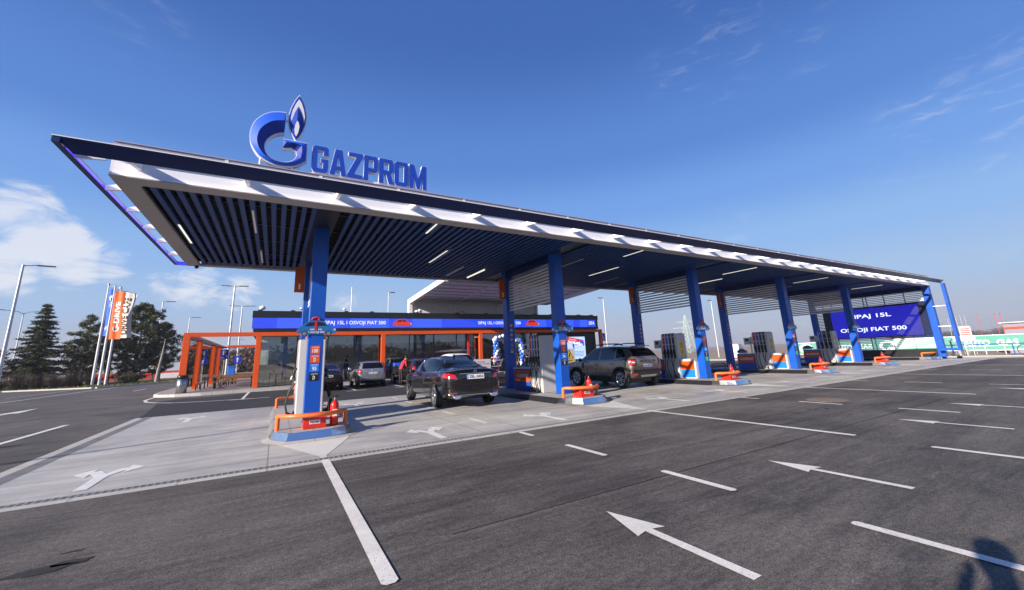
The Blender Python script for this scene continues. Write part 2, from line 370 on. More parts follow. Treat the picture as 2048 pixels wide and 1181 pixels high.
sheet('shaded_dark_bays', [(-3.62, 17.62), (-4.25, 22.6), (-4.75, 26.2), (-4.1, 27.3), (-3.0, 27.0), (-1.5, 27.9), (-1, 29.2), (30, 29.2), (30, 17.62)], .004, M_ASPH2)  # fresh asphalt in part, with a broad cast shadow put into the colour
sheet('concrete_apron', [(-3.15, 7.40), (38.6, 7.40), (38.6, 17.55), (-3.3, 17.55)], .004, M_CONC)
sheet('drain_edge_concrete', [(-3.5, 7.08), (38.6, 7.08), (38.6, 7.25), (-3.5, 7.25)], .004, M_KERB)
sheet('apron_edge_strip', [(-3.55, 7.25), (-3.38, 7.25), (-3.52, 17.8), (-3.74, 17.8)], .004, M_KERB)
sheet('apron_edge_drain', [(-3.38, 7.25), (-3.15, 7.25), (-3.3, 17.55), (-3.52, 17.8)], .003, M_CONC_DARK)
sheet('apron_back_strip', [(-3.52, 17.55), (38.6, 17.55), (38.6, 17.68), (-3.52, 17.68)], .006, M_KERB)
mb = MB(); mb.box(-3.38, 38.6, 7.25, 7.40, -.06, -.05+.052, BLACKV)
structure(mb, 'drain_channel')
mb = MB(); mb.box(1.4, 14, 3.55, 3.565, .001, .0042, M_ASPH2); structure(mb, 'asphalt_seam')
GRT = mat('grating_iron', (.34, .34, .33), .5, .3)
mb = MB(); x = -3.36
while x < 38.5:
    mb.box(x, x+.022, 7.262, 7.388, .0025, .0075, GRT); x += .072
mb.box(-3.38, 38.6, 7.252, 7.264, .0025, .009, GRT); mb.box(-3.38, 38.6, 7.386, 7.398, .0025, .009, GRT); mb.box(-3.38, 38.6, 7.321, 7.329, .0025, .008, GRT)
structure(mb, 'drain_grating')
# expansion joints in the slab
mb = MB()
for xj in (.78, 4.45, 8.0, 11.9, 15.2, 18.9, 22.4, 26.1, 29.7, 33.4): mb.box(xj-.006, xj+.006, 7.40, 9.0, .005, .0062, M_CONC_DARK)
structure(mb, 'slab_joint')
# kerbs and pavements
def kerb(name, line, w=.14, h=.13, m=M_KERB):
    mb = MB()
    for (ax, ay), (bx, by) in zip(line[:-1], line[1:]):
        t = Vector((bx-ax, by-ay, 0)).normalized(); n_ = Vector((-t.y, t.x, 0))*w
        mb.raw([(ax, ay, -.02), (bx, by, -.02), (bx+n_.x, by+n_.y, -.02), (ax+n_.x, ay+n_.y, -.02), (ax+n_.x*.1, ay+n_.y*.1, h), (bx+n_.x*.1, by+n_.y*.1, h), (bx+n_.x, by+n_.y, h), (ax+n_.x, ay+n_.y, h)],
               [(0, 1, 5, 4), (4, 5, 6, 7), (2, 3, 7, 6), (0, 4, 7, 3), (1, 2, 6, 5)], m)
    return structure(mb, name)
kline = [(-7.2, 60), (-6.2, 33.5), (-5.95, 31.2), (-5.5, 30.0), (-4.7, 29.3), (-3.5, 29.0), (.7, 28.95), (30, 29.2)]
kerb('pavement_kerb', kline, .14, .15)
sheet('shop_pavement', [(-7.06, 60), (-6.06, 33.5), (-5.8, 31.3), (-5.4, 30.15), (-4.6, 29.44), (-3.5, 29.14), (.7, 29.09), (30, 29.34), (34, 60)], .145, M_PAVE)
kerb('road_kerb', [(39, -40), (39, 75)][::-1], .14, .13)
kerb('verge_kerb', [(-95, 60), (-24, 63), (-15.4, 57.4), (-12.5, 61.5), (-11.6, 75), (-12.3, 230)], .16, .13)
# painted markings
M_LINEW = ground_mat('arrow_paint', (.70, .69, .67), (.86, .85, .83), grain=.05, rough=.6, wear=(.40, .39, .38))
def mark(name, poly, z=.009, m=M_LINE):
    mb = MB(); mb.raw([(x, y, z) for x, y in poly], [tuple(range(len(poly)))], m); return structure(mb, name)
def pline(x, y0, y1, w=.11, m=M_LINE, name='painted_line', z=.009):
    r = w*.25
    mark(name, [(x-w/2, y0+r), (x-w/2+r, y0), (x+w/2-r, y0), (x+w/2, y0+r), (x+w/2, y1-r), (x+w/2-r, y1), (x-w/2+r, y1), (x-w/2, y1-r)], z, m)
XI = [.76, 7.98, 15.22, 22.45, 29.7, 36.9]
XC = [.80, 8.12, 15.45, 22.65, 29.95, 37.2]
for xi, ye in zip(XI, (3.07, 3.13, 3.31, 3.35, 3.4, 3.4)):
    mark('painted_island_tip', [(xi-.66, 9.35), (xi-.62, 9.15), (xi-.045, 7.55), (xi+.055, 7.55), (xi+.60, 9.0), (xi+.66, 9.35)], .008, M_LINEC)
    xt = xi-.02 if xi < 1 else xi-.24
    pline(xi+.005, 7.405, 7.6, .11, M_LINEC); pline(xi+.005 if xi < 1 else xi-.1, ye, 7.26, .115, z=.0085)
for xd in (4.15, 11.45, 18.35, 25.6, 33.0):
    y = 17.0
    while y > -2:
        y0, y1 = y-.92, y
        if 7.1 < y1 and y0 < 7.42: y0 = y0 if y1 > 7.6 else y0; y1 = 7.04 if y1 < 7.5 else y1
        pline(xd, y0, y1, .095, M_LINE if y1 < 7.2 else M_LINEC); y -= 1.9
pline(7.72, 1.2, 2.24, .11); pline(.75, -2, .9, .11)
for xa, tip in ((2.74, 3.15), (5.5, 3.18), (9.92, 3.25), (12.88, 3.3), (17.1, 3.35), (20.4, 3.35), (24.3, 3.4)):
    mark('painted_arrow', [(xa-.045, tip-1.38), (xa+.045, tip-1.38), (xa+.04, tip-.50), (xa+.155, tip-.53), (xa, tip), (xa-.155, tip-.53), (xa-.04, tip-.50)])
def tarrow(cx, y0, s=1.0, w=1.0):
    yj = y0+.80*s; yh = y0+1.14*s; t = .085*s
    def Q(a, b_): return (cx+a*w, b_)
    R_ = [Q(.068, y0), Q(.075, yj-.03), Q(.20, yh-t), Q(.20, yh-.29*s), Q(.40, yh), Q(.20, yh+.29*s), Q(.20, yh+t), Q(.11, yh+t)]
    mark('painted_turn_arrow', R_+[Q(0, yj+.16*s)]+[(2*cx-x, y) for x, y in R_[::-1]], .009, M_LINEW)
for cx, y0 in ((-2.05, 7.62), (2.80, 7.52), (5.64, 7.58), (9.98, 7.66), (12.80, 7.66), (16.85, 7.62), (20.2, 7.7), (24.3, 7.7), (27.4, 7.7)): tarrow(cx, y0)
for cx, y0 in ((-2.1, 15.0), (2.5, 14.6), (5.7, 15.6)): tarrow(cx, y0, 1.05)
pline(-5.22, 10.6, 17.5, .15); pline(-13.8, 30, 57, .14); pline(-9.4, 42.8, 46.6, .15); pline(-16.5, 44, 55, .12)
mark('painted_arrow', [(-9.35, 22), (-9.2, 22), (-9.2, 25.1), (-8.95, 25.1), (-9.3, 27.7), (-9.65, 25.1), (-9.35, 25.1)])
cv = [(-5.75, 31), (-5.62, 27.9), (-5.25, 26.3), (-4.7, 25.2), (-3.95, 24.3), (-2.6, 23.5), (-1.2, 23.15), (-.1, 23.0)]
mb = MB()
for i in range(len(cv)-1):
    a, b = Vector((*cv[i], .009)), Vector((*cv[i+1], .009)); nn = Vector((0, 0, 1)).cross((b-a).normalized())*.07
    mb.raw([a-nn, b-nn, b+nn, a+nn], [(0, 1, 2, 3)], M_LINE)
structure(mb, 'painted_curve')
for k in range(9):
    xb = -1.22+2.5*k
    pline(xb, 23.3, 28.9, .12)
    mark('painted_bay_end', [(xb-.5, 22.95), (xb+.5, 22.95), (xb+.5, 23.08), (xb-.5, 23.08)])
# manhole cover
mb = MB(o=(12.18, 5.3, 0)); mb.lathe([(.0, .010), (.28, .010), (.30, .006), (.42, .008), (.44, 0)], (12.18, 5.3, 0), mat('manhole_rust', (.20, .145, .10), .8, var=.3, vscale=12), seg=28, smooth=False)
prop(mb.build('manhole_cover'), 'round rusty manhole cover set in the asphalt near the right dashed line', 'manhole cover')
# oil spots
mb = MB(); rng = random.Random(4)
for cx, cy, n_ in ((10.4, 4.4, 7), (-2.2, 1.9, 3)):
    for i in range(n_):
        x, y = cx+rng.uniform(-1.2, 1.2)*.6, cy+rng.uniform(-.5, .5); r = rng.uniform(.02, .06)
        mb.raw([(x+r*rng.uniform(.7, 1.4)*math.cos(a*.7), y+r*rng.uniform(.7, 1.2)*math.sin(a*.7), .0045) for a in range(9)], [tuple(range(9))], BLACKV)
for cx, cy, sx, sy in ((-1.42, 4.84, .22, .07), (-1.30, 4.90, .14, .05), (-1.36, 5.16, .08, .02), (-1.02, 3.02, .16, .05), (-.86, 3.13, .10, .03), (-.95, 3.5, .07, .02), (-6.2, 13.0, 1.1, .25), (-5.6, 13.5, .8, .2)):
    P = [(cx+sx*math.cos(a*.52)*rng.uniform(.6, 1.3), cy+sy*math.sin(a*.52)*rng.uniform(.5, 1.4), .0045) for a in range(12)]; mb.raw(P, [tuple(range(12))], M_ASPH2)
prop(mb.build('oil_spots'), kind='structure')

# ------------------------------------------------------------------ canopy
ZS = 4.78; CX0, CX1 = -2.70, 37.35; CY0, CY1 = 8.88, 16.3
cano = thing('fuel_canopy', 'long flat white and blue filling station canopy standing over the row of pumps', 'canopy', (17, 12.5, 0))
def part(mb, name, parent, label=None): 
    return mb.build(name, parent, label)
def M(o): return MB(o=o.location)
c = M(cano)  # grey soffit border
b = .38
c.box(CX0, CX0+b, CY0, CY1, ZS-.02, ZS, GREYF); c.box(CX0+b, CX1, CY0, CY0+b-.03, ZS-.02, ZS, GREYF)
c.box(CX0+b, CX1, CY1-.28, CY1, ZS-.02, ZS+.10, GREYF)
c.box(CX0+b-.02, CX0+b+.012, CY0+b, CY1-.28, ZS-.05, ZS-.021, BLACKS)
part(c, 'soffit_frame', cano)
c = M(cano); c.box(CX0+.05, CX1, CY0+.15, CY1-.05, ZS+.36, ZS+.60, BLACKV)
x = CX0+.6
while x < CX1-.4: c.box(x, x+.05, CY0+b, CY1-.3, ZS+.20, ZS+.28, BLACKS); x += 1.22
for yv in (9.9, 11.3, 12.8, 14.4, 15.6): c.box(CX0+.4, CX1-.3, yv, yv+.05, ZS+.12, ZS+.16, BLACKS)
c.box(CX0+.05, CX1, CY1-.10, CY1-.04, ZS+.142, ZS+.36, BLACKV)
part(c, 'roof_deck', cano)
c = M(cano); x = CX0+b+.06; k = 0
skip = [(xc-.24, xc+.30) for xc in XC]
rng = random.Random(2)
while x < CX1-.15:
    if not any(a < x+.04 < b_ for a, b_ in skip):
        dz = rng.uniform(-.004, .004)
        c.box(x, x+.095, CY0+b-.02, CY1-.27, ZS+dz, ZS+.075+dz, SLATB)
    x += .195
part(c, 'soffit_slats', cano)
for xc in XC[:-1]:
    c = M(cano); c.box(xc-.22, xc+.26, CY0+b, CY1-.28, ZS+.05, ZS+.11, FACB); part(c, 'beam_panel', cano)
# lavender parapet + white cove beam
c = M(cano)
x = CX0-.02
while x < CX1:
    x1 = min(x+1.60, CX1); c.box(x, x1, CY0+.02, CY0+.06, ZS+.34, ZS+.62, LAV); c.box(x1, x1+.06, CY0+.012, CY0+.06, ZS+.34, ZS+.632, WHITE); x = x1+.06
c.box(CX0-.02, CX1+.06, CY0, CY0+.2, ZS+.62, ZS+.635, LAV); c.box(CX0-.02, CX0+.02, CY0+.09, CY1, ZS+.002, ZS+.62, WHITE)
part(c, 'parapet', cano)
c = M(cano)
prof = [(CY0+.0, ZS+.001), (CY0+.025, ZS+.022), (CY0+.05, ZS+.05), (CY0+.068, ZS+.085), (CY0+.08, ZS+.14), (CY0+.085, ZS+.36)]
n_ = len(prof); nx = 2
c.raw([(xx, y, z) for xx in (CX0+.02, CX1) for y, z in prof], [(i, n_+i, n_+i+1, i+1) for i in range(n_-1)], WHITE, True)
part(c, 'cove_beam', cano)
# outboard blue frame
FY = 8.12
FZ = 5.0; FW = .20; FB = 4.815
def wedge(p, q, tp, tq, m, w=FW, zb=FB):
    # blade section: knife edge outside at the top, broad face sloping down and inwards
    V = [Vector((*p, FZ)), Vector((*q, FZ)), Vector((*tp, zb)), Vector((*tq, zb)), Vector((*tp, zb+.05)), Vector((*tq, zb+.05)), Vector((tp[0], tp[1], FZ)), Vector((tq[0], tq[1], FZ))]
    c.raw(V, [(0, 1, 3, 2), (2, 3, 5, 4), (4, 5, 7, 6), (0, 6, 7, 1), (0, 2, 4, 6), (1, 7, 5, 3)], m, False)
c = M(cano)
wedge((-3.16, FY), (37.0, FY), (-3.16+FW, FY+FW), (37.0, FY+FW), BLUE_D)
c.raw([(-3.16, FY-.004, FZ-.012), (37.0, FY-.004, FZ-.012), (37.0, FY-.004, FZ+.004), (-3.16, FY-.004, FZ+.004)], [(0, 1, 2, 3)], WHITE2)
part(c, 'front_fascia', cano)
c = M(cano)
c.box(-3.16, -3.07, FY+.02, 16.95, FZ-.10, FZ, BLUE_D); c.box(-3.069, -2.71, 16.85, 16.95, FZ-.10, FZ, BLUE_D)
part(c, 'side_fascia', cano)
c = M(cano); c.box(-3.068, -3.055, FY+FW+.02, 16.83, FZ-.10, FZ-.055, LINEL); c.box(-3.05, -2.71, 16.835, 16.848, FZ-.10, FZ-.03, LINEL)
part(c, 'accent_light', cano)
c = M(cano)
c.box(36.62, 37.0, FY, FY+.14, .55, FZ-.22, BLUE); c.box(36.62, 37.0, FY+.142, CY0+.15, .55, .70, BLUE)
part(c, 'end_leg', cano)
for zz in (2.05, 3.35):
    c = M(cano); c.box(36.9, 36.96, FY+.143, CY0+.05, zz, zz+.05, WHITE2); part(c, 'strut', cano)
for yy in (8.62, 10.03, 11.31, 12.62, 13.92, 15.41):
    c = M(cano); c.raw([(CX0+.02, yy, ZS+.14), (CX0+.02, yy+.05, ZS+.14), (CX0+.02, yy+.05, ZS+.30), (CX0+.02, yy, ZS+.30), (-3.054, yy, ZS+.10), (-3.054, yy+.05, ZS+.10), (-3.054, yy+.05, ZS+.19), (-3.054, yy, ZS+.19)],
          [(0, 4, 5, 1), (1, 5, 6, 2), (2, 6, 7, 3), (3, 7, 4, 0), (4, 7, 6, 5)], WHITE); part(c, 'bracket', cano)
bx = -2.33
while bx < 36.6:
    c = M(cano); w = .035
    pts = [(CY0+.09, ZS+.17), (FY+FW+.005, ZS+.06), (FY+FW+.005, ZS+.17), (CY0+.09, ZS+.335)]
    vs = [(xx, y, z) for xx in (bx-w, bx+w) for y, z in pts]
    c.raw(vs, [(0, 1, 2, 3), (7, 6, 5, 4), (0, 4, 5, 1), (1, 5, 6, 2), (2, 6, 7, 3), (3, 7, 4, 0)], WHITE)
    part(c, 'bracket', cano); bx += 1.625
# ceiling tubes
for xx, y0, y1, lit in ((-2.19, 11.62, 13.3, 1), (-.66, 9.93, 11.7, 0), (-.60, 13.6, 15.2, 0), (3.3, 9.3, 10.15, 1), (4.47, 11.65, 13.4, 1), (5.9, 13.7, 15.4, 0), (6.9, 13.9, 15.6, 1), (10.7, 9.2, 10.2, 1), (11.9, 11.7, 13.5, 1), (9.5, 11.0, 12.6, 0), (13.6, 13.4, 15.1, 0), (18.2, 9.6, 11.2, 1), (19.4, 12.0, 13.8, 1), (25.3, 9.8, 11.5, 1), (26.6, 12.2, 14, 0), (33, 10, 11.6, 1)):
    c = M(cano); c.box(xx-.022, xx+.022, y0, y1, ZS-.006, ZS+.055, TUBE if lit else WHITE2); part(c, 'ceiling_tube', cano)
c = M(cano); c.sphere((-2.45, 16.2, ZS-.06), .06, BLACKS); part(c, 'camera_dome', cano)
# columns
def label(c, x0, x1, z1, h, y, col, small, big, tc=TXTW):
    c.box(x0, x1, y-.006, y, z1-h, z1, col); w = x1-x0
    if small: c.text(small, (x0+w*.14, y-.006, z1-h*.26), *FR, w*.72, h*.15, tc, .01, shear=.3)
    wb = w*(.62 if len(big) > 2 else .46 if len(big) > 1 else .24)
    c.text(big, (x0+(w-wb)/2, y-.006, z1-h*.86), *FR, wb, h*.48, tc, .03)
for k, (xc, xi) in enumerate(zip(XC, XI)):
    if k == 5: continue
    cols = []
    for y0, y1 in ((10.75, 11.08), (14.12, 14.45)):
        c = M(cano); c.bbox(xc-.17, xc+.17, y0, y1, .17, ZS+.04, BLUE, .008); cols.append(part(c, 'column', cano))
        c = M(cano); c.box(xc-.21, xc+.21, y0-.04, y1+.04, .172, .185, STEEL); part(c, 'base_plate', cols[-1])
    col, colb = cols
    c = M(cano); c.box(xc-.15, xc+.15, 11.081, 14.119, ZS-.26, ZS+.04, BLUE_D); part(c, 'portal_beam', cano)
    c = M(cano)
    for s in range(11):
        z = 3.19+s*.117
        c.raw([(xc-.035, y, z) for y in (11.081, 14.119)]+[(xc+.03, y, z+.012) for y in (11.081, 14.119)]+[(xc+.03, y, z+.085) for y in (11.081, 14.119)]+[(xc-.035, y, z+.070) for y in (11.081, 14.119)],
              [(0, 1, 3, 2), (2, 3, 5, 4), (4, 5, 7, 6), (6, 7, 1, 0)], WHITE2, False)
    part(c, 'louvre_panel', cano)
    c = M(cano); x0, x1, yf = xc-.10, xc+.10, 10.749
    if k < 4:
        label(c, x0, x1, 1.87, .185, yf, ORANGE, 'G-DRIVE', '100'); label(c, x0, x1, 1.665, .185, yf, ORANGE, 'G-DRIVE', 'D')
        label(c, x0, x1, 1.46, .185, yf, CYANL, 'OPTI', '95'); label(c, x0, x1, 1.255, .185, yf, BLACKS, 'OPTI', 'D')
        if k >= 2: label(c, x0, x1, 1.05, .185, yf, GREENL, 'TNG', 'G')
    else:
        label(c, x0, x1, 1.5, .2, yf, ORANGE, 'G-DRIVE', 'D')
    part(c, 'fuel_grade_labels', col)
    c = M(cano); yb = 14.119
    for q in range(4):
        zc = 2.62-q*.185
        c.poly3((xc, yb, zc), *FR, [(.062*math.cos(a*.4189), .062*math.sin(a*.4189)) for a in range(15)], .004, REDP)
        c.poly3((xc, yb-.004, zc), *FR, [(.048*math.cos(a*.4189), .048*math.sin(a*.4189)) for a in range(15)], .002, TXTW)
        c.poly3((xc, yb-.006, zc), *FR, [(-.04, .03), (-.03, .04), (.04, -.03), (.03, -.04)], .002, REDP)
        c.poly3((xc, yb-.006, zc), *FR, [(-.018, -.03), (.012, -.03), (.02, .02), (-.01, .03)], .001, BLACKS)
    for q in range(2):
        zc = 1.86-q*.17; c.poly3((xc, yb, zc), *FR, [(-.065, -.05), (.065, -.05), (0, .065)], .004, YEL); c.poly3((xc, yb-.004, zc), *FR, [(-.018, -.035), (.018, -.035), (.006, .03), (-.006, .03)], .002, BLACKS)
    c.box(xc-.06, xc+.06, yb-.004, yb, 1.55, 1.60, TXTW)
    part(c, 'pictogram_strip', colb)
# end wall
ew = thing('louvred_end_wall', 'dark end wall of white horizontal louvres closing the far right end of the canopy', 'wall', (37.3, 12.5, 0))
for y0, y1 in ((8.95, 9.30), (15.75, 16.1)):
    c = M(ew); c.bbox(37.05, 37.4, y0, y1, .16, ZS+.04, BLUE, .008); part(c, 'column', ew)
c = M(ew)
for z0 in [4.42-.118*i for i in range(32)]:
    if 1.45 < z0 < 3.80: c.box(37.19, 37.214, 9.301, 15.749, z0, z0+.058, BLUE_D); continue  # middle slats coloured navy, their unlit look put into the colour
    c.box(37.22, 37.29, 9.301, 15.749, z0, z0+.058, WHITE2)
part(c, 'louvre_slats', ew)
c = M(ew)
for yy in (10.3, 11.4, 12.4, 12.6, 13.6, 14.6, 15.2): c.box(37.291, 37.35, yy, yy+.05, .7, 4.6, BLUE_D)
c.box(37.2, 37.4, 9.301, 15.749, 4.50, ZS+.04, BLUE_D)
part(c, 'mullions', ew)
c = M(ew); c.box(37.215, 37.30, 9.301, 15.3, 1.55, 3.80, FACB); part(c, 'backing_panel', ew)
c = M(ew); c.box(37.18, 37.4, 9.301, 15.749, .16, .68, FACB); part(c, 'base_panel', ew)
sc = thing('led_screen', 'large blue LED screen with white lettering hung on the louvred end wall', 'screen', (37.1, 12.3, 1.6))
c = M(sc); c.box(37.06, 37.215, 9.66, 14.75, 1.58, 3.70, FACB); part(c, 'housing', sc)
c = M(sc); c.box(37.045, 37.06, 9.70, 14.71, 1.62, 3.66, LEDS); 
c.text('SIPAJ 15L', (37.045, 13.55, 2.90), *LF, 2.4, .36, LEDW, .02); c.text('OSVOJI FIAT 500', (37.045, 14.27, 1.94), *LF, 3.78, .36, LEDW, .02)
part(c, 'display', sc)

# ------------------------------------------------------------------ rooftop sign
def ring_pts(cx, cz, rx, rz, a0, a1, n): return [(cx+rx*math.cos(math.radians(a0+(a1-a0)*i/n)), cz+rz*math.sin(math.radians(a0+(a1-a0)*i/n))) for i in range(n+1)]
sg = thing('rooftop_letter_sign', 'big blue company name letters edged in white standing on the canopy roof', 'roof sign', (1.6, 9.0, 5.42))
def letter(ch, x0, w, z0, h):
    s = .26*w+.015; t = .16*h; r = .13*h
    def P(*pts): return [(x0+a*w, z0+b_*h) for a, b_ in pts]
    sw = .31; th = .15
    if ch == 'O': return [P((.12, 0), (.88, 0), (1, .1), (1, .9), (.88, 1), (.12, 1), (0, .9), (0, .1)), P((sw, th), (1-sw, th), (1-sw, 1-th), (sw, 1-th))]
    if ch == 'G': return [P((.12, 0), (.88, 0), (1, .1), (1, .52), (.55, .52), (.55, .40), (1-sw, .40), (1-sw, th), (sw, th), (sw, 1-th), (1-sw, 1-th), (1-sw, .66), (1, .66), (1, .9), (.88, 1), (.12, 1), (0, .9), (0, .1))]
    if ch == 'A': return [P((0, 0), (.3, 0), (.36, .2), (.66, .2), (.72, 0), (1.02, 0), (.72, 1), (.3, 1)), P((.40, .34), (.62, .34), (.51, .84))]
    if ch == 'Z': return [P((0, 0), (1, 0), (1, th), (.42, th), (1, .86), (1, 1), (.04, 1), (.04, 1-th), (.60, 1-th), (0, .14))]
    if ch == 'P': return [P((0, 0), (sw, 0), (sw, .36), (.88, .36), (1, .46), (1, .9), (.88, 1), (0, 1)), P((sw, .51), (1-sw, .51), (1-sw, 1-th), (sw, 1-th))]
    if ch == 'R': return [P((0, 0), (sw, 0), (sw, .38), (.5, .38), (.70, 0), (1.04, 0), (.82, .42), (1, .52), (1, .9), (.88, 1), (0, 1)), P((sw, .53), (1-sw, .53), (1-sw, 1-th), (sw, 1-th))]
    if ch == 'M': return [P((0, 0), (.22, 0), (.22, .62), (.42, 0), (.58, 0), (.78, .62), (.78, 0), (1, 0), (1, 1), (.74, 1), (.5, .38), (.26, 1), (0, 1))]
def flat_letter(name, loops, y0, y1, grow, m, mside, parent):
    # tessellated letter solid between y0 (front) and y1 (back)
    from mathutils.geometry import tessellate_polygon
    lp = [[Vector((x, z, 0)) for x, z in l] for l in loops]; flat = [p for l in lp for p in l]
    tris = tessellate_polygon(lp); mb = M(parent)
    mb.raw([(p.x, y0, p.y) for p in flat], [tuple(t) for t in tris], m, False)
    mb.raw([(p.x, y1, p.y) for p in flat], [tuple(t) for t in tris], mside, False)
    for l in lp:
        k = len(l); mb.raw([(p.x, y0, p.y) for p in l]+[(p.x, y1, p.y) for p in l], [(i, (i+1) % k, k+(i+1) % k, k+i) for i in range(k)], mside, False)
    return mb
LET = mat('sign_letter_blue', (.003, .055, .46), .6, var=.05, vscale=2)
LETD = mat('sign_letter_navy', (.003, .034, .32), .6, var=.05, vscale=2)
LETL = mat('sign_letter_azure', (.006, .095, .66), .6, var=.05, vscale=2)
zz0, hh = 5.50, .615; ws = [.32, .33, .31, .30, .32, .32, .42]; gx = .38
gap = (2.92-.38-sum(ws))/6
def offset_loop(lp, d):
    n = len(lp); o = []
    area = sum(lp[i][0]*lp[(i+1) % n][1]-lp[(i+1) % n][0]*lp[i][1] for i in range(n))
    sgn = 1 if area > 0 else -1
    for i in range(n):
        a = Vector(lp[i-1]); b_ = Vector(lp[i]); c_ = Vector(lp[(i+1) % n])
        e1 = (b_-a).normalized(); e2 = (c_-b_).normalized(); n1 = Vector((e1.y, -e1.x)); n2 = Vector((e2.y, -e2.x)); m_ = (n1+n2)
        if m_.length < 1e-4: m_ = n1
        m_ = m_.normalized(); q = b_+m_*sgn*d/max(.5, m_.dot(n1)); o.append((q.x, q.y))
    return o
for ch, w in zip('GAZPROM', ws):
    lp = letter(ch, gx, w, zz0, hh)
    o1 = offset_loop(lp[0], .009); outer = [o1]+[offset_loop(l, -.006) for l in lp[1:]]
    mb = flat_letter('letter', outer, 8.975, 9.085, 0, WHITE, WHITE, sg)
    lt = part(mb, 'letter', sg)
    part(flat_letter('f', lp, 8.962, 8.974, 0, LET, LET, sg), 'letter_face', lt)
    gx += w+gap
c = M(sg); c.box(.3, 2.95, 9.00, 9.04, 5.42, 5.505, WHITE2); part(c, 'support_rail', sg)
# emblem: open ring with crossbar and flame
em = thing('flame_emblem_sign', 'blue open ring emblem with a flame above it standing left of the roof letters', 'roof sign', (-.25, 9.0, 5.42))
EMB = {'GO': [(-0.169, 6.738), (-0.304, 6.72), (-0.477, 6.653), (-0.624, 6.519), (-0.729, 6.332), (-0.769, 6.089), (-0.727, 5.881), (-0.611, 5.691), (-0.467, 5.582), (-0.29, 5.522), (-0.079, 5.528), (0.098, 5.587), (0.26, 5.72), (0.263, 5.915), (0.26, 6.122), (0.046, 6.12), (-0.181, 6.116)], 'GI': [(-0.175, 6.285), (-0.271, 6.248), (-0.356, 6.196), (-0.437, 6.108), (-0.495, 6.004), (-0.512, 5.878), (-0.489, 5.763), (-0.432, 5.677), (-0.35, 5.619), (-0.243, 5.587), (-0.12, 5.599), (-0.014, 5.637), (0.063, 5.71), (0.098, 5.809), (0.078, 5.895), (-0.017, 5.963), (-0.183, 5.924)], 'FO': [(0.052, 7.223), (-0.015, 7.086), (-0.077, 6.888), (-0.11, 6.701), (-0.106, 6.539), (-0.072, 6.385), (-0.009, 6.252), (0.043, 6.161), (0.094, 6.243), (0.151, 6.375), (0.197, 6.552), (0.209, 6.769), (0.172, 6.974), (0.116, 7.114)], 'FW': [(0.054, 7.136), (-0.001, 7.018), (-0.055, 6.835), (-0.076, 6.664), (-0.074, 6.529), (-0.051, 6.624), (-0.014, 6.776), (0.046, 6.951), (0.115, 6.814), (0.157, 6.683), (0.179, 6.57), (0.186, 6.739), (0.157, 6.898), (0.111, 7.04)], 'FM': [(0.046, 6.951), (-0.014, 6.776), (-0.051, 6.624), (-0.072, 6.49), (-0.044, 6.37), (0.001, 6.243), (0.042, 6.184), (0.092, 6.266), (0.14, 6.395), (0.169, 6.544), (0.157, 6.683), (0.115, 6.814)], 'FC': [(0.046, 6.586), (0.014, 6.478), (0.005, 6.359), (0.019, 6.259), (0.049, 6.209), (0.08, 6.309), (0.096, 6.454), (0.075, 6.542)]}

def ringsolid(pts_o, pts_i, y0, y1, mo, mi_, ms, parent, ridge=.5, lift=.07):
    mb = M(parent); n = len(pts_o)
    mid = [((1-ridge)*a[0]+ridge*b_[0], (1-ridge)*a[1]+ridge*b_[1]) for a, b_ in zip(pts_o, pts_i)]
    O_ = [(x, y0, z) for x, z in pts_o]; I_ = [(x, y0, z) for x, z in pts_i]; Mi = [(x, y0-lift, z) for x, z in mid]
    for e, sg_ in ((0, 1), (n-1, -1)):
        nb = mid[e+sg_]; Mi[e] = (mid[e][0]*.7+nb[0]*.3, y0-lift*.8, mid[e][1]*.7+nb[1]*.3)
    Ob = [(x, y1, z) for x, z in pts_o]; Ib = [(x, y1, z) for x, z in pts_i]
    mb.raw(O_+Mi, [(i, i+1, n+i+1, n+i) for i in range(n-1)], mo, False)
    mb.raw(Mi+I_, [(i, i+1, n+i+1, n+i) for i in range(n-1)], mi_, False)
    mb.raw(O_+Ob, [(i, i+1, n+i+1, n+i) for i in range(n-1)], ms, False); mb.raw(I_+Ib, [(i, i+1, n+i+1, n+i) for i in range(n-1)], ms, False)
    mb.raw(Ob+Ib, [(i, i+1, n+i+1, n+i) for i in range(n-1)], ms, False)
    for e in (0, n-1): mb.raw([O_[e], Mi[e], I_[e], Ib[e], Ob[e]], [(0, 1, 2), (0, 2, 3, 4)], mi_, False)
    return mb
def cr(pts, n=4):
    P = [Vector(p) for p in pts]; o = []
    for i in range(len(P)-1):
        p0, p1, p2, p3 = P[max(0, i-1)], P[i], P[i+1], P[min(len(P)-1, i+2)]
        for k in range(n):
            t = k/n; o.append(.5*((2*p1)+(p2-p0)*t+(2*p0-5*p1+4*p2-p3)*t*t+(3*p1-p0-3*p2+p3)*t**3))
    o.append(P[-1]); return [(v.x, v.y) for v in o]
go = cr(EMB['GO'][:13])+[(EMB['GO'][i][0], EMB['GO'][i][1]) for i in (13, 14, 15, 16)]
gi = cr(EMB['GI'][:13])+[(EMB['GI'][i][0], EMB['GI'][i][1]) for i in (13, 14, 15, 16)]
G2 = [(a[0]+(a[0]-b_[0])*.05/max(.1, math.dist(a, b_))*.4, a[1]+(a[1]-b_[1])*.05/max(.1, math.dist(a, b_))*.4) for a, b_ in zip(go, gi)]
H2 = [(b_[0]-(a[0]-b_[0])*.05/max(.1, math.dist(a, b_))*.4, b_[1]-(a[1]-b_[1])*.05/max(.1, math.dist(a, b_))*.4) for a, b_ in zip(go, gi)]
rg = part(ringsolid(G2, H2, 9.0, 9.13, WHITE, WHITE, WHITE, em, lift=.001), 'ring_casing', em)
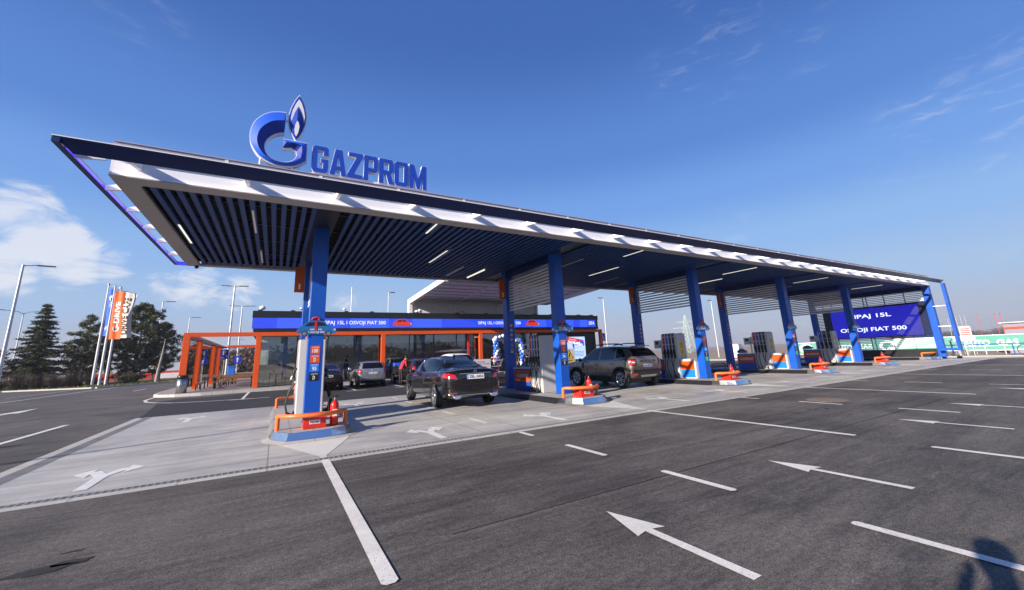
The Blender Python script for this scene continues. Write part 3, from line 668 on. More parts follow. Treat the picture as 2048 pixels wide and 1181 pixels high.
part(ringsolid(go, gi, 8.985, 8.999, LETL, LETD, LET, em, ridge=.5, lift=.085), 'ring_face', rg)
fo = EMB['FO']; fcx = sum(p[0] for p in fo)/len(fo); fcz = sum(p[1] for p in fo)/len(fo)
fl = part(flat_letter('f', [offset_loop(fo, .018)], 9.0, 9.12, 0, WHITE, WHITE, em), 'flame_casing', em)
part(flat_letter('f', [fo], 8.985, 8.999, 0, LET, LET, em), 'flame_outer', fl)
part(flat_letter('f', [EMB['FW']], 8.978, 8.984, 0, WHITE, WHITE, em), 'flame_white', fl)
mb = M(em); fm = EMB['FM']; cxm = fm[0][0]*.5+fm[6][0]*.5; n = len(fm)
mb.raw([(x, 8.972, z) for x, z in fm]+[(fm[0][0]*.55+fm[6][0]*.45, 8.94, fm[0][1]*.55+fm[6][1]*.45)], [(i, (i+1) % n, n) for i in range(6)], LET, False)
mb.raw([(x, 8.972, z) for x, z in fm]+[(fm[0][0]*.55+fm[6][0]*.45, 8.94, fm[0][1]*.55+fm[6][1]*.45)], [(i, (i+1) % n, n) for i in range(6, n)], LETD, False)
part(mb, 'flame_middle', fl)
part(flat_letter('f', [EMB['FC']], 8.93, 8.936, 0, WHITE, WHITE, em), 'flame_core', fl)
c = M(em)
for xx, zt in ((-.56, 5.66), (.02, 5.56), (.14, 5.64)):
    c = M(em); c.tube([(xx, 9.06, 5.42), (xx, 9.06, zt)], .02, WHITE2); part(c, 'support_post', em)
c = M(em); c.tube([(-.17, 9.06, 6.58), (-.09, 9.06, 6.60)], .02, WHITE2); part(c, 'flame_bracket', em)
# ------------------------------------------------------------------ islands and forecourt equipment
ISLB = mat('island_side_black', (.02, .02, .022), .18, var=.1, vscale=3)
def island_outline(xc, d=0.0, front=9.35, fb=.22, back=15.35):
    w = .72+d; e = d*2.6; p = [(xc-w, back+d), (xc-w, 10.0)]
    p += [(xc-w+.03, 9.74-e*.3), (xc-w+.12, 9.52-e*.8)]
    for t in (-.45, -.2, .05, .3): p.append((xc+t, 9.22-e+.14*abs(t)**1.5))
    p += [(xc+w-.14, 9.46-e*.8), (xc+w-.02, 9.72-e*.3), (xc+w, 10.0), (xc+w, back+d)]
    return p
ISN = ['nearest pump island with grey sides, at the big number 1 sign', 'second pump island, beside the dark saloon car', 'third pump island, behind the brown off-roader', 'fourth pump island from the left, past the brown off-roader', 'fifth pump island, smallest one with dispensers', 'last pump island at the foot of the end wall']
for k, xi in enumerate(XI):
    t = thing('pump_island', 'raised paved '+ISN[k], 'pump island', (xi, 12, 0), 0, 'pump islands under the canopy')
    top = island_outline(xi, 0); base = island_outline(xi, .07); n = len(top)
    c = M(t); c.raw([(x, y, .17) for x, y in top], [tuple(range(n))], M_ITILE); part(c, 'paving', t)
    c = M(t); side = M_CONC_DARK if k == 0 else ISLB
    ftop = [(x, y, .168) for x, y in top]; fb_ = [(x, y, .0) for x, y in base]
    idx = [i for i in range(n) if i in (0, n-2)] + [n-1]
    c.raw(ftop+fb_, [(i, (i+1) % n, n+(i+1) % n, n+i) for i in (0, n-2, n-1)], side, False); part(c, 'side_kerb', t)
    c = M(t)
    def ring(ins, z, pts=top): return [(xi+(x-xi)*(1+ins/.75), (y-ins if y < 9.9 else y), z) for x, y in pts[1:n-1]]
    r0, r1, r2 = ring(-.03, .176), ring(.0, .176), ring(.05, .035); q = len(r0)
    c.raw(r0+r1+r2, [(i, i+1, q+i+1, q+i) for i in range(q-1)]+[(q+i, q+i+1, 2*q+i+1, 2*q+i) for i in range(q-1)], CHROME, False); part(c, 'steel_nosing', t)
    c = M(t); r3, r4 = ring(.055, .034), ring(.20 if k == 0 else .14, .010)
    c.raw(r3+r4, [(i, i+1, q+i+1, q+i) for i in range(q-1)], M_CONC_DARK if k else M_KERB, False); part(c, 'concrete_lip', t)
    # guard rails
    def rail(back, far=False):
        r = thing('guard_rail', ('bent orange tubular rail at the front of ' if not back else 'orange tubular rail at the back of ')+('the island ' + ['with the number 1 column', 'beside the saloon car', 'right of the off-roader', 'fourth from the left', 'before the blue screen', 'under the end wall'][k]), 'guard rail', (xi, 9.7 if not back else 15, .17), 0, 'orange guard rails on the islands')
        c = M(r); s = -1 if back else 1; yp = 9.88 if not back else 14.95
        pts = [(xi-.64, yp, .43)]
        for a, bb in ((-.60, .05), (-.5, .19), (-.3, .30), (0, .38), (.3, .30), (.5, .19), (.60, .05)): pts.append((xi+a, yp-s*bb*(1.25 if not back else .3), .445))
        pts.append((xi+.64, yp, .43)); c.tube(pts, .042, ORRAIL, 10); part(c, 'bar', r)
        for a in (-.64, .64):
            c = M(r); c.tube([(xi+a, yp, .17), (xi+a, yp, .445)], .042, ORRAIL, 10); part(c, 'post', r)
    rail(False)
    if k < 5: rail(True)
    if k == 5:
        continue
    # sand box
    t = thing('sand_box', 'red steel sand box with a sloping lid '+['labelled in front of the number 1 column', 'beside the extinguisher next to the saloon car', 'in front of the third blue column', 'at the front of the fourth island', 'at the front of the fifth island'][k], 'sand box', (xi, 9.7, .17), 0, 'red sand boxes')
    bx0, bx1, by0, by1 = xi-.19, xi+.23, 9.55, 9.92
    if k: bx0 += -.06; bx1 -= -.0
    c = M(t); c.raw([(bx0, by0, .18), (bx1, by0, .18), (bx1, by1, .18), (bx0, by1, .18), (bx0, by0, .355), (bx1, by0, .355), (bx1, by1, .43), (bx0, by1, .43)], [(3, 2, 1, 0), (0, 1, 5, 4), (1, 2, 6, 5), (2, 3, 7, 6), (3, 0, 4, 7), (4, 5, 6, 7)], REDBOX, False)
    part(c, 'bin', t)
    c = M(t); c.raw([(bx0-.015, by0-.02, .357), (bx1+.015, by0-.02, .357), (bx1+.015, by1+.01, .434), (bx0-.015, by1+.01, .434), (bx0-.015, by0-.02, .372), (bx1+.015, by0-.02, .372), (bx1+.015, by1+.01, .449), (bx0-.015, by1+.01, .449)], [(3, 2, 1, 0), (0, 1, 5, 4), (1, 2, 6, 5), (2, 3, 7, 6), (3, 0, 4, 7), (4, 5, 6, 7)], REDP, False)
    part(c, 'lid', t)
    c = M(t); xm = (bx0+bx1)/2+.0; c.box(xm-.10, xm+.10, by0-.004, by0, .262, .336, TXTW); c.text('PESAK', (xm-.085, by0-.004, .276), *FR, .17, .045, BLACKS, .03, .002); part(c, 'name_plate', t)
    # extinguisher
    t = thing('fire_extinguisher', 'red fire extinguisher standing '+['right of the sand box below the number 1 column', 'between the sand box and the brown off-roader', 'on the third island in front of the blue cabinet', 'on the fourth island behind its orange rail', 'on the fifth island in front of the screen'][k], 'fire extinguisher', (xi+.42, 9.75, .17), 0, 'fire extinguishers on the islands')
    ex, ey = xi+.40, 9.72; 
    if k: ex -= .10; ey += .1
    c = M(t); c.lathe([(.0, 0), (.075, 0), (.082, .02), (.082, .40), (.075, .44), (.05, .475), (.025, .49), (.022, .51), (0, .51)], (ex, ey, .175), REDP, seg=18); bd = part(c, 'cylinder', t)
    c = M(t); c.box(ex-.045, ex+.045, ey-.086, ey-.082, .36, .50, TXTW); part(c, 'sticker', bd)
    c = M(t); c.tube([(ex, ey, .68), (ex, ey, .74)], .018, STEEL); c.tube([(ex-.02, ey, .73), (ex+.08, ey, .76)], .009, BLACKS); c.tube([(ex-.02, ey, .74), (ex+.07, ey, .79)], .009, BLACKS); part(c, 'valve_handle', t)
    c = M(t); c.tube([(ex-.01, ey, .73), (ex-.06, ey-.02, .80), (ex-.12, ey, .72), (ex-.125, ey+.01, .60), (ex-.10, ey+.01, .45)], .010, BLACKR); part(c, 'hose', t)
    # dispenser
    front = k >= 2
    py0, py1 = (11.62, 12.38) if not front else (11.90, 12.68)
    xc = XC[k]
    t = thing('fuel_dispenser', 'white fuel dispenser with '+['its grey flank behind the number 1 column', 'a plain grey flank next to the number 3 sign column', 'yellow notices beside the brown off-roader', 'yellow notices, fourth along the row', 'only three hoses, farthest of the row'][k], 'fuel dispenser', (xc, 12, .17), 0, 'fuel dispensers')
    X0, X1 = xc-.30, xc+.30
    c = M(t); c.bbox(X0+.05, X1-.05, py0+.06, py1-.02, .18, 2.02, PUMPW, .01); part(c, 'body', t)
    c = M(t); c.bbox(X0+.0, X1-.0, py0, py0+.058, .18, 2.07, PUMPG if k != 0 else PUMPW, .012); part(c, 'flank_panel', t)
    nh = 4 if k < 4 else 3; pitch = (py1-py0-.10)/nh
    colr = [REDP, mat('pump_blue', (.02, .12, .55), .4), BLACKS, BLACKS]
    for side in (-1, 1):
        xs_ = X0 if side < 0 else X1
        def bx(c, a, b_, y0, y1, z0, z1, m):
            xa, xb = sorted((xs_-side*a, xs_-side*b_)); c.box(xa, xb, y0, y1, z0, z1, m)
        for q in range(nh+1):
            yy = py1-.02-q*pitch
            c = M(t); bx(c, -.012, .049, yy-.018, yy+.018, .20, 2.06, PUMPW); part(c, 'rib', t)
        for q in range(nh):
            ya, yb = py1-.02-(q+1)*pitch+.02, py1-.02-q*pitch-.02; ym = (ya+yb)/2
            c = M(t); m_ = colr[q if nh == 4 else q+1]; bx(c, .004, .048, ya, yb, 1.44, 2.10, m_); ins = part(c, 'grade_strip', t)
            c = M(t)
            for zz in (1.93, 1.60): bx(c, -.001, .0035, ym-.03, ym+.03, zz, zz+.04, TXTW if q < 2 else PUMPG)
            part(c, 'grade_lettering', ins)
            c = M(t); bx(c, .01, .048, ya, yb, 1.02, 1.42, BLACKS); part(c, 'holster', t)
            c = M(t); xo = xs_+side*.03
            c.tube([(xo-side*.02, ym, 1.36), (xo+side*.045, ym, 1.30), (xo+side*.055, ym, 1.18), (xo, ym, 1.08)], [.02, .028, .026, .015], BLACKR, 7)
            c.tube([(xo+side*.02, ym, 1.22), (xo+side*.09, ym, 1.16), (xo+side*.10, ym, 1.08)], .016, STEEL, 6); part(c, 'nozzle', t)
            c = M(t); out = .10+.10*(q % 2) if k else .22
            sgy = -.06*(q % 3)
            c.tube([(xs_+side*.04, ym, 1.0), (xs_+side*(out*.7), ym+sgy*.3, .80), (xs_+side*out, ym+sgy, .50), (xs_+side*out*.8, ym+sgy-.05, .28), (xs_+side*.05, ym-.03+sgy, .21), (xs_-side*.01, ym+.02, .30)], .016 if k else .022, BLACKR, 7); part(c, 'hose', t)
    if front:
        c = M(t); yf = py0-.003
        for z0, z1 in ((1.48, 1.72), (1.16, 1.42)) if k > 2 else ((1.42, 1.72), (1.14, 1.40)):
            c.box(xc-.13, xc+.15, yf-.003, yf, z0, z1, YEL)
            for q in range(4): c.box(xc-.09, xc+.10, yf-.005, yf-.003, z0+.04+q*.055, z0+.06+q*.055, BLACKS)
        part(c, 'yellow_notice', t)
    c = M(t)
    for q in range(6): c.box(X0+.08, X1-.08, py0+.10+q*.1, py0+.14+q*.1, 2.02, 2.075, PUMPW)
    part(c, 'vent_cap', t)
    if front or k == 0:
        fy0, fy1 = 11.12, 11.86
        if k == 0: fy0, fy1 = 12.44, 13.2
    if front:
        t2 = thing('service_cabinet', 'orange and blue cabinet beside the front column, '+['', '', 'right of the brown off-roader', 'on the fourth island', 'on the fifth island'][k], 'cabinet', (xc, 11.5, .17), 0, 'low cabinets on the islands')
        c = M(t2); c.bbox(xc-.28, xc+.28, fy0, fy1, .18, .93, PUMPW, .01); part(c, 'body', t2)
        for sx in (-1, 1):
            xa, xb = sorted((xc+sx*.28, xc+sx*.288))
            c = M(t2); c.box(xa, xb, fy0+.06, fy1-.02, .22, .53, CYANL); c.box(xa, xb, fy0+.06, fy1-.02, .53, .88, ORANGE); part(c, 'side_panel', t2)
        c = M(t2); c.bbox(xc-.31, xc+.31, fy0-.02, fy1+.02, .932, .975, PUMPW, .01); part(c, 'top', t2)
    # back cabinet with lettering and terminal
    cy0, cy1 = (12.42, 13.55) if not front else (12.72, 13.70)
    t2 = thing('service_cabinet', 'lettered orange and blue cabinet beside the rear column, '+['behind the number 1 column', 'beside the boot of the saloon car', 'hidden by the brown off-roader', 'on the fourth island', 'on the fifth island'][k], 'cabinet', (xc, 13.2, .17), 0, 'low cabinets on the islands')
    c = M(t2); c.bbox(xc-.27, xc+.27, cy0, cy1, .18, .95, BLUE, .01); bd = part(c, 'body', t2)
    for sx in (-1, 1):
        xa, xb = sorted((xc+sx*.27, xc+sx*.278))
        c = M(t2); c.box(xa, xb, cy0+.02, cy1-.02, .50, .90, ORANGE)
        if sx < 0: c.text('G-DRIVE', (xa, (cy0+cy1)/2+.36, .64), *LF, .72, .13, TXTW, .03, shear=.3)
        part(c, 'orange_panel', t2)
    c = M(t2); c.bbox(xc-.30, xc+.30, cy0-.02, cy1+.02, .952, .99, PUMPW, .01); part(c, 'top', t2)
    t3 = thing('payment_terminal', 'white boxy payment terminal on a thin post above '+['the first low cabinet', 'the low cabinet beside the saloon car', 'the roof of the brown off-roader', 'the fourth low cabinet', 'the fifth low cabinet'][k], 'payment terminal', (xc, cy0+.25, .99), 0, 'payment terminals')
    c = M(t3); c.bbox(xc-.22, xc+.22, cy0+.03, cy0+.50, 1.46, 1.83, PUMPW, .02); hd = part(c, 'head', t3)
    for sx in (-1, 1):
        xa, xb = sorted((xc+sx*.22, xc+sx*.224)); c = M(t3); c.box(xa, xb, cy0+.22, cy0+.40, 1.64, 1.78, FACB); c.box(xa, xb, cy0+.12, cy0+.18, 1.54, 1.62, BLACKS); part(c, 'display', hd)
    c = M(t3); c.tube([(xc, cy0+.25, .99), (xc, cy0+.25, 1.47)], .035, STEEL); part(c, 'post', t3)
    c = M(t3); c.lathe([(.0, 0), (.035, 0), (.03, .05), (0, .06)], (xc, cy0+.2, 1.83), REDP if k != 1 else ORANGE, seg=10); part(c, 'beacon', t3)
    # number sign
    t3 = thing('pump_number_sign', 'tall orange hanging sign with the white number '+str(2*k+1), 'number sign', (xc-.30, 14.2, 3.7), 0, 'orange number signs on the rear columns')
    dx = 0 if k else .02
    c = M(t3); c.box(xc-.45, xc-.175, 14.16, 14.22, 3.68, 4.5, mat('sign_orange_dark', (.55, .09, .012), .4)); part(c, 'panel', t3)
    c = M(t3); nw = .05 if k == 0 else .12; c.text(str(2*k+1), (xc-.31-nw/2, 14.159, 3.78), *FR, nw, .17, TXTW, .01); part(c, 'numeral', t3)
# ------------------------------------------------------------------ cut-out advertising cars
CUTB = mat('cutout_blue', (.02, .15, .42), .35, var=.1, vscale=5)
CUTR = mat('cutout_red', (.72, .03, .02), .4)
TYRE = mat('tyre', (.02, .02, .021), .7, bump=.3, bscale=90)
RIM = mat('alloy_rim', (.52, .53, .55), .28, .85)
def circ(cx, cz, r, n=14): return [(cx+r*math.cos(2*math.pi*i/n), cz+r*math.sin(2*math.pi*i/n)) for i in range(n)]
CARSIL = [(.02, .16), (.0, .30), (.03, .46), (.10, .60), (.20, .82), (.33, .96), (.50, .99), (.66, .94), (.80, .66), (.92, .56), (.985, .42), (1.0, .26), (.98, .14), (.5, .10)]
def cutout(parent, O, uvn, w, colr, bow=True, emis=False, txt=True, name='cutout'):
    u, v, n = uvn; h = w*.43; O = Vector(O)
    body, glass, white, tyre, rim, red = (colr, BLACKS, TXTW, TYRE, RIM, REDP) if not emis else (LEDR, LEDK, LEDW, LEDK, mat('led_grey', (.02,)*3, .3, emit=(.3, .3, .3), estr=.6), LEDR)
    def P(pts): return [(a*w, b_*h) for a, b_ in pts]
    mb = M(parent); mb.poly3(O, u, v, n, P(CARSIL), .012, body); bd = mb.build(name+'_body', parent)
    mb = M(parent); O1 = O+n*.0125
    mb.poly3(O1, u, v, n, P([(.19, .62), (.30, .86), (.46, .90), (.46, .64)]), .002, glass); mb.poly3(O1, u, v, n, P([(.50, .64), (.50, .90), (.64, .86), (.75, .66)]), .002, glass); mb.build(name+'_windows', parent)
    for cx in (.20, .80):
        mb = M(parent); mb.poly3(O1, u, v, n, circ(cx*w, .16*h, .145*h*1.15), .003, tyre); mb.poly3(O1+n*.003, u, v, n, circ(cx*w, .16*h, .10*h*1.1), .002, rim); mb.poly3(O1+n*.005, u, v, n, circ(cx*w, .16*h, .03*h), .001, tyre); mb.build(name+'_wheel', parent)
    mb = M(parent); mb.plate(O1+u*.03*w+v*.26*h, u, v, n, .03*w, .1*h, .003, red); mb.plate(O1+u*.93*w+v*.36*h, u, v, n, .04*w, .1*h, .003, white)
    mb.plate(O1+u*.30*w+v*.20*h, u, v, n, .38*w, .015*h, .003, glass); mb.build(name+'_lights', parent)
    if bow:
        mb = M(parent); mb.plate(O1+u*.44*w+v*.36*h, u, v, n, .055*w, .62*h, .006, REDP)
        for a in range(7):
            an = math.radians(15+a*25); cx, cz = .467*w+.09*w*math.cos(an), 1.02*h+.07*w*math.sin(an)
            mb.sphere(O+u*cx+v*cz, .022*w/.87*1.1, REDP, 7, 5, (1.2, .6, .9))
        mb.build(name+'_bow', parent)
    if txt:
        mb = M(parent); mb.plate(O1+u*.26*w+v*.14*h, u, v, n, .44*w, .34*h, .002, BLACKS if not emis else LEDK) if False else None
        mb.text('SIPAJ 15L', O1+u*.33*w+v*.34*h, u, v, n, .31*w, .12*h, TXTW, .03, .004); mb.text('I OSVOJI ME!', O1+u*.29*w+v*.17*h, u, v, n, .40*w, .12*h, TXTW, .03, .004); mb.build(name+'_slogan', parent)
for k, xc in enumerate(XC[:5]):
    t = thing('cutout_car_sign', 'flat blue cut-out car with a red bow high on '+['the nearest column', 'the second front column', 'the third front column', 'the fourth front column', 'the fifth front column'][k], 'cut-out sign', (xc, 10.72, 2.1), 0, 'blue cut-out cars on the columns')
    cutout(t, (xc-.43, 10.735, 2.10), FR, .87, CUTB)
    if k >= 1:
        t = thing('cutout_car_sign', 'blue cut-out car with red bow on the low cabinet '+['', 'beside the saloon car', 'behind the brown off-roader', 'of the fourth island', 'of the fifth island'][k], 'cut-out sign', (xc-.1, 13.3, .99), 0, 'blue cut-out cars on the cabinets')
        if k > 2: cutout(t, (xc-.2, 13.72, .992), LF, .62, CUTB, txt=False)
        else: cutout(t, (xc+.05, 13.6, .992), LF, .3, CUTB, txt=False)

# ------------------------------------------------------------------ shop
SY = 31.0
shop = thing('shop_building', 'low flat-roofed station shop with orange frame, black fascia and a long blue LED band', 'building', (13, 36, .15))
c = M(shop); c.box(-1.35, 27.75, SY+.38, 46.5, .13, .16, mat('shop_floor', (.22, .21, .20), .25)); part(c, 'floor', shop)
c = M(shop); c.box(-1.35, 27.75, SY+.12, 46.5, 3.36, 4.90, FACB); part(c, 'roof', shop)
c = M(shop); c.box(-1.2, 27.7, 38.5, 38.7, .16, 3.36, INTW); c.box(20.0, 20.2, SY+.4, 38.5, .16, 3.36, INTW); part(c, 'back_wall', shop)
c = M(shop); c.box(27.45, 27.75, SY+.35, 46.5, .14, 3.36, FACB); c.box(20.8, 27.45, SY+.35, SY+.55, .14, 3.36, FACB); part(c, 'dark_wall', shop)
c = M(shop); c.box(-1.50, 27.95, SY-.02, SY+.119, 4.57, 5.02, FACB); c.box(-1.48, 27.93, SY+.03, SY+.119, 3.86, 4.57, FACB); c.box(-1.40, 27.93, SY-.02, SY+.119, 3.66, 3.86, FACB)
fas = part(c, 'fascia', shop)
c = M(shop); c.box(-1.47, 27.6, SY-.002, SY+.029, 3.87, 4.56, LEDB)
for a, b_ in ((-.1, 2.2), (4.5, 7.2), (9.0, 11.4), (16.8, 18.6), (20.2, 21.6), (23.0, 24.8), (25.6, 26.6)): c.box(a, b_, SY-.006, SY-.002, 3.87, 4.56, LEDB2)
for x0, w in ((2.72, 4.25), (14.62, 4.2)): c.text('SIPAJ 15L I OSVOJI FIAT 500', (x0, SY-.007, 4.05), *FR, w, .33, LEDW, .006)
c.text('SIPA', (26.75, SY-.007, 4.08), *FR, .72, .33, LEDW, .006)
led = part(c, 'led_band', fas)
for x0 in (7.5, 19.35): 
    cutout(shop, (x0, SY-.008, 3.92), FR, 1.45, None, bow=False, emis=True, txt=False, name='led_car')
c = M(shop); c.box(-4.88, 28.3, SY-.10, SY+.10, 3.37, 3.62, ORANGE); part(c, 'orange_beam', shop)
for xp, w in ((-4.72, .17), (-1.03, .15), (6.82, .15), (14.8, .15), (28.12, .18)):
    c = M(shop); c.bbox(xp-w, xp+w, SY-.10, SY+.10, .15, 3.37, ORANGE, .01); part(c, 'orange_post', shop)
c = M(shop); c.bbox(13.75, 13.95, SY+.36, SY+.5, .16, 3.35, REDP, .01); part(c, 'red_pillar', shop)
mull = [-1.0, 1.2, 3.1, 5.0, 6.82, 8.9, 10.85, 12.8, 14.8, 17.6, 20.8]
for a, b_ in zip(mull[:-1], mull[1:]):
    c = M(shop); c.box(a+.03, b_-.03, SY+.40, SY+.412, .18, 3.34, GLASS); g = part(c, 'glass_pane', shop)
    c = M(shop); c.box(b_-.03, b_+.03, SY+.36, SY+.45, .16, 3.36, BLACKS); part(c, 'mullion', shop)
c = M(shop); c.box(-1.03, -1.0, SY+.41, 38.5, .18, 3.34, GLASS); part(c, 'side_glass', shop)
for a, b_, z in ((-.9, 3.0, 1.55), (3.2, 6.6, 2.7), (7.0, 14.5, 2.75), (15, 20.5, 2.9)):
    c = M(shop); c.box(a, b_, SY+.55, SY+.57, z, 3.3, BLIND); part(c, 'blind', shop)
c = M(shop); c.box(-1.1, 20.8, SY+.3, SY+.44, .15, .20, BLACKS); part(c, 'sill', shop)
rng = random.Random(9)
for i, xr in enumerate([-1.1, .8, 2.3, 4.2, 6.0, 9.3, 12.8, 15.5, 17.9, 20.5, 22.4, 23.9, 25.7, 27.3]):
    c = M(shop); c.box(xr-.12, xr+.12, SY+.1, SY+.4, 5.02, 5.10, BLACKS); part(c, 'roof_bracket', shop)
for xr, r in ((-1.0, .16), (1.35, .14), (4.1, .10), (9.7, .13)):
    c = M(shop); c.tube([(xr, SY+.4, 4.9), (xr, SY+.4, 5.2)], .025, GALV); c.sphere((xr, SY+.4, 5.26), r, WHITE2 if xr != 1.35 else GALV, 10, 7, (1.2, 1, .9)); part(c, 'roof_lamp', shop)
c = M(shop); c.box(28.0, 28.35, SY+.3, SY+.5, 5.02, 5.10, WHITE2); part(c, 'roof_lamp', shop)
# door frame, interior counter
c = M(shop); c.box(16.2, 19.4, SY+.34, SY+.38, 2.30, 2.36, BLACKS); c.box(17.75, 17.80, SY+.34, SY+.38, .16, 2.30, BLACKS); part(c, 'door_frame', shop)
# tall white roof frame behind the fascia
wf = thing('white_roof_frame', 'tall white angular roof structure with a panelled soffit rising behind the black fascia', 'roof structure', (16, 33, 4.9))
x0, x1, yb, yf, zb, zf = 9.25, 22.0, 33.0, 24.6, 6.25, 6.62
c = M(wf); c.box(x0+.25, x1, yb, yb+.2, 4.9, zb, WHITE2); part(c, 'back_wall', wf)
c = M(wf)
def slope(y): return zb+(zf-zb)*(yb-y)/(yb-yf)
c.raw([(x, y, slope(y)+dz) for dz in (0, .12) for x, y in ((x0, yb+.2), (x1+1.4, yb+.2), (x1+1.4, yf), (x0, yf))], [(3, 2, 1, 0), (4, 5, 6, 7), (0, 1, 5, 4), (1, 2, 6, 5), (2, 3, 7, 6), (3, 0, 4, 7)], WHITE2, False); part(c, 'roof_slab', wf)
c = M(wf)
c.raw([(x, y, slope(y)+dz) for x in (x0-.02, x0+.25) for y, dz in ((yb+.22, -1.35), (yb+.22, .14), (yf, .14), (yf, -.22), (yb-.25, -.28), (yb-.25, -1.35))], [(0, 1, 2, 3, 4, 5), (11, 10, 9, 8, 7, 6)]+[(i, (i+1) % 6, 6+(i+1) % 6, 6+i) for i in range(6)], WHITE2, False); part(c, 'side_frame', wf)
for xx in (13.4, 17.6, 21.9):
    c = M(wf); c.raw([(x, y, slope(y)+dz) for x in (xx-.08, xx+.08) for y, dz in ((yb-.02, -1.3), (yb-.02, 0), (yf, 0), (yf, -.10), (yb-.16, -.12), (yb-.16, -1.3))], [(0, 1, 2, 3, 4, 5), (11, 10, 9, 8, 7, 6)]+[(i, (i+1) % 6, 6+(i+1) % 6, 6+i) for i in range(6)], WHITE2, False); part(c, 'rib', wf)
for yy in (32, 30.9, 29.8, 28.7, 27.6, 26.5, 25.4):
    c = M(wf)
    for xa, xb in ((x0+.27, 13.3), (13.5, 17.5), (17.7, 21.8)): c.box(xa, xb, yy-.03, yy+.03, slope(yy)-.05, slope(yy)-.002, LAV)
    part(c, 'soffit_joint', wf)
for xx, yy in ((9.8, 32.6), (14.0, 32.8), (23.6, 32.0)):
    c = M(wf); c.sphere((xx, yy, 5.28), .16, STEEL if xx > 12 else WHITE2); c.tube([(xx, yy, 4.9), (xx, yy, 5.2)], .03, BLACKS); part(c, 'roof_lamp', wf)
# poster screen
t = thing('poster_screen', 'bright backlit promotional screen with red and blue lettering on the dark shop wall', 'screen', (24, SY+.3, .8))
c = M(t); c.box(20.9, 26.35, SY+.24, SY+.345, .75, 3.0, FACB); part(c, 'frame', t)
c = M(t); c.box(20.98, 26.25, SY+.22, SY+.238, .82, 2.94, LEDL); part(c, 'display', t)
c = M(t)
uu = Vector((.985, 0, -.17)); vv = Vector((.17, 0, .985))
c.plate((23.95, SY+.215, 2.42), uu, vv, -Y_, 1.95, .55, .003, LEDR); c.text('GLAVNA', Vector((24.3, SY+.21, 2.70)), uu, vv, -Y_, .9, .10, LEDW, .02); c.text('NAGRADA', Vector((24.15, SY+.21, 2.40)), uu, vv, -Y_, 1.55, .24, LEDW, .04)
u2 = Vector((.97, 0, .2)); v2 = Vector((-.2, 0, .97))
c.plate((24.75, SY+.215, 1.82), u2, v2, -Y_, 1.45, .52, .003, LEDB); c.text('FIAT', Vector((24.9, SY+.21, 2.14)), u2, v2, -Y_, .8, .17, LEDW, .03); c.text('500', Vector((24.9, SY+.21, 1.87)), u2, v2, -Y_, 1.1, .22, LEDW, .04)
for q in range(4): c.box(24.6, 26.0, SY+.212, SY+.218, 1.5-q*.13, 1.54-q*.13, LEDB2)
c.poly3((22.6, SY+.218, 1.1), *FR, [(a*1.7, b_*.75) for a, b_ in CARSIL], .003, LEDR)
part(c, 'artwork', t)
# pergola beside the shop
pg = thing('orange_pergola', 'open orange steel frame with clear side panels beside the left end of the shop', 'pergola', (-4.7, 38, .15))
PY = [35.8, 43.5, 47.5]
for y in PY:
    c = M(pg); c.bbox(-4.88, -4.54, y-.17, y+.17, .15, 3.4, ORANGE, .01); part(c, 'post', pg)
c = M(pg); c.box(-4.85, -4.62, SY+.11, 47.6, 3.401, 3.58, ORANGE); part(c, 'side_beam', pg)
c = M(pg); c.box(-4.615, -1.4, 47.35, 47.6, 3.30, 3.55, ORANGE); part(c, 'rear_beam', pg)
for a, b_ in ((SY+.15, 35.6), (36.0, 43.3), (43.7, 47.3)):
    c = M(pg); c.box(-4.73, -4.70, a, b_, .35, 3.35, GLASSP); part(c, 'side_panel', pg)
c = M(pg)
y = SY+.5
while y < 47: c.box(-4.5, -4.0, y, y+.06, 3.42, 3.48, WHITE2); y += .35
part(c, 'roof_slats', pg)
# furniture
def slab(c, x0, x1, y0, y1, z, m, t=.04, n=3):
    w = (x1-x0)/n
    for i in range(n): c.box(x0+i*w+.008, x0+(i+1)*w-.008, y0, y1, z-t, z, m)
def picnic_table(x, y, rz, lab, w=.8, l=2.0, h=.74):
    t = thing('picnic_table', lab, 'table', (x, y, .15), rz, 'outdoor tables beside the shop')
    c = MB(); slab(c, -w/2, w/2, -l/2, l/2, h, WOOD, .045, 5); c.build('table_top', t)
    for sx in (-1, 1):
        for sy in (-1, 1): c = MB(); c.box(sx*w/2*.8-.03, sx*w/2*.8+.03, sy*l*.4-.03, sy*l*.4+.03, 0, h-.046, BLACKS); c.build('leg', t)
    return t
def bench(x, y, rz, lab, l=2.0, back=False):
    t = thing('wooden_bench', lab, 'bench', (x, y, .15), rz, 'outdoor benches beside the shop')
    c = MB(); slab(c, -.17, .17, -l/2, l/2, .45, WOOD, .045, 2); c.build('seat', t)
    for sx in (-1, 1):
        for sy in (-1, 1): c = MB(); c.box(sx*.13-.025, sx*.13+.025, sy*l*.42-.025, sy*l*.42+.025, 0, .404, BLACKS); c.build('leg', t)
    if back:
        c = MB(); c.box(.17, .20, -l/2, l/2, .55, .80, WOOD); c.build('backrest', t)
        for sy in (-1, 1): c = MB(); c.box(.15, .17, sy*l*.42-.025, sy*l*.42+.025, .40, .80, BLACKS); c.build('back_post', t)
    return t
H = math.pi/2
picnic_table(-2.4, 34.2, H, 'wooden outdoor table nearest the shop corner post', l=2.6)
bench(-2.3, 33.3, H, 'long wooden bench in front of the table nearest the shop corner', l=2.4)
bench(-2.3, 35.2, H, 'wooden bench with a backrest behind the table nearest the shop corner', l=2.2, back=True)
picnic_table(-3.9, 37.0, 0, 'wooden outdoor table halfway along the clear side panels')
bench(-4.15, 33.8, 0, 'wooden bench next to the litter bin by the front orange post', l=1.9)
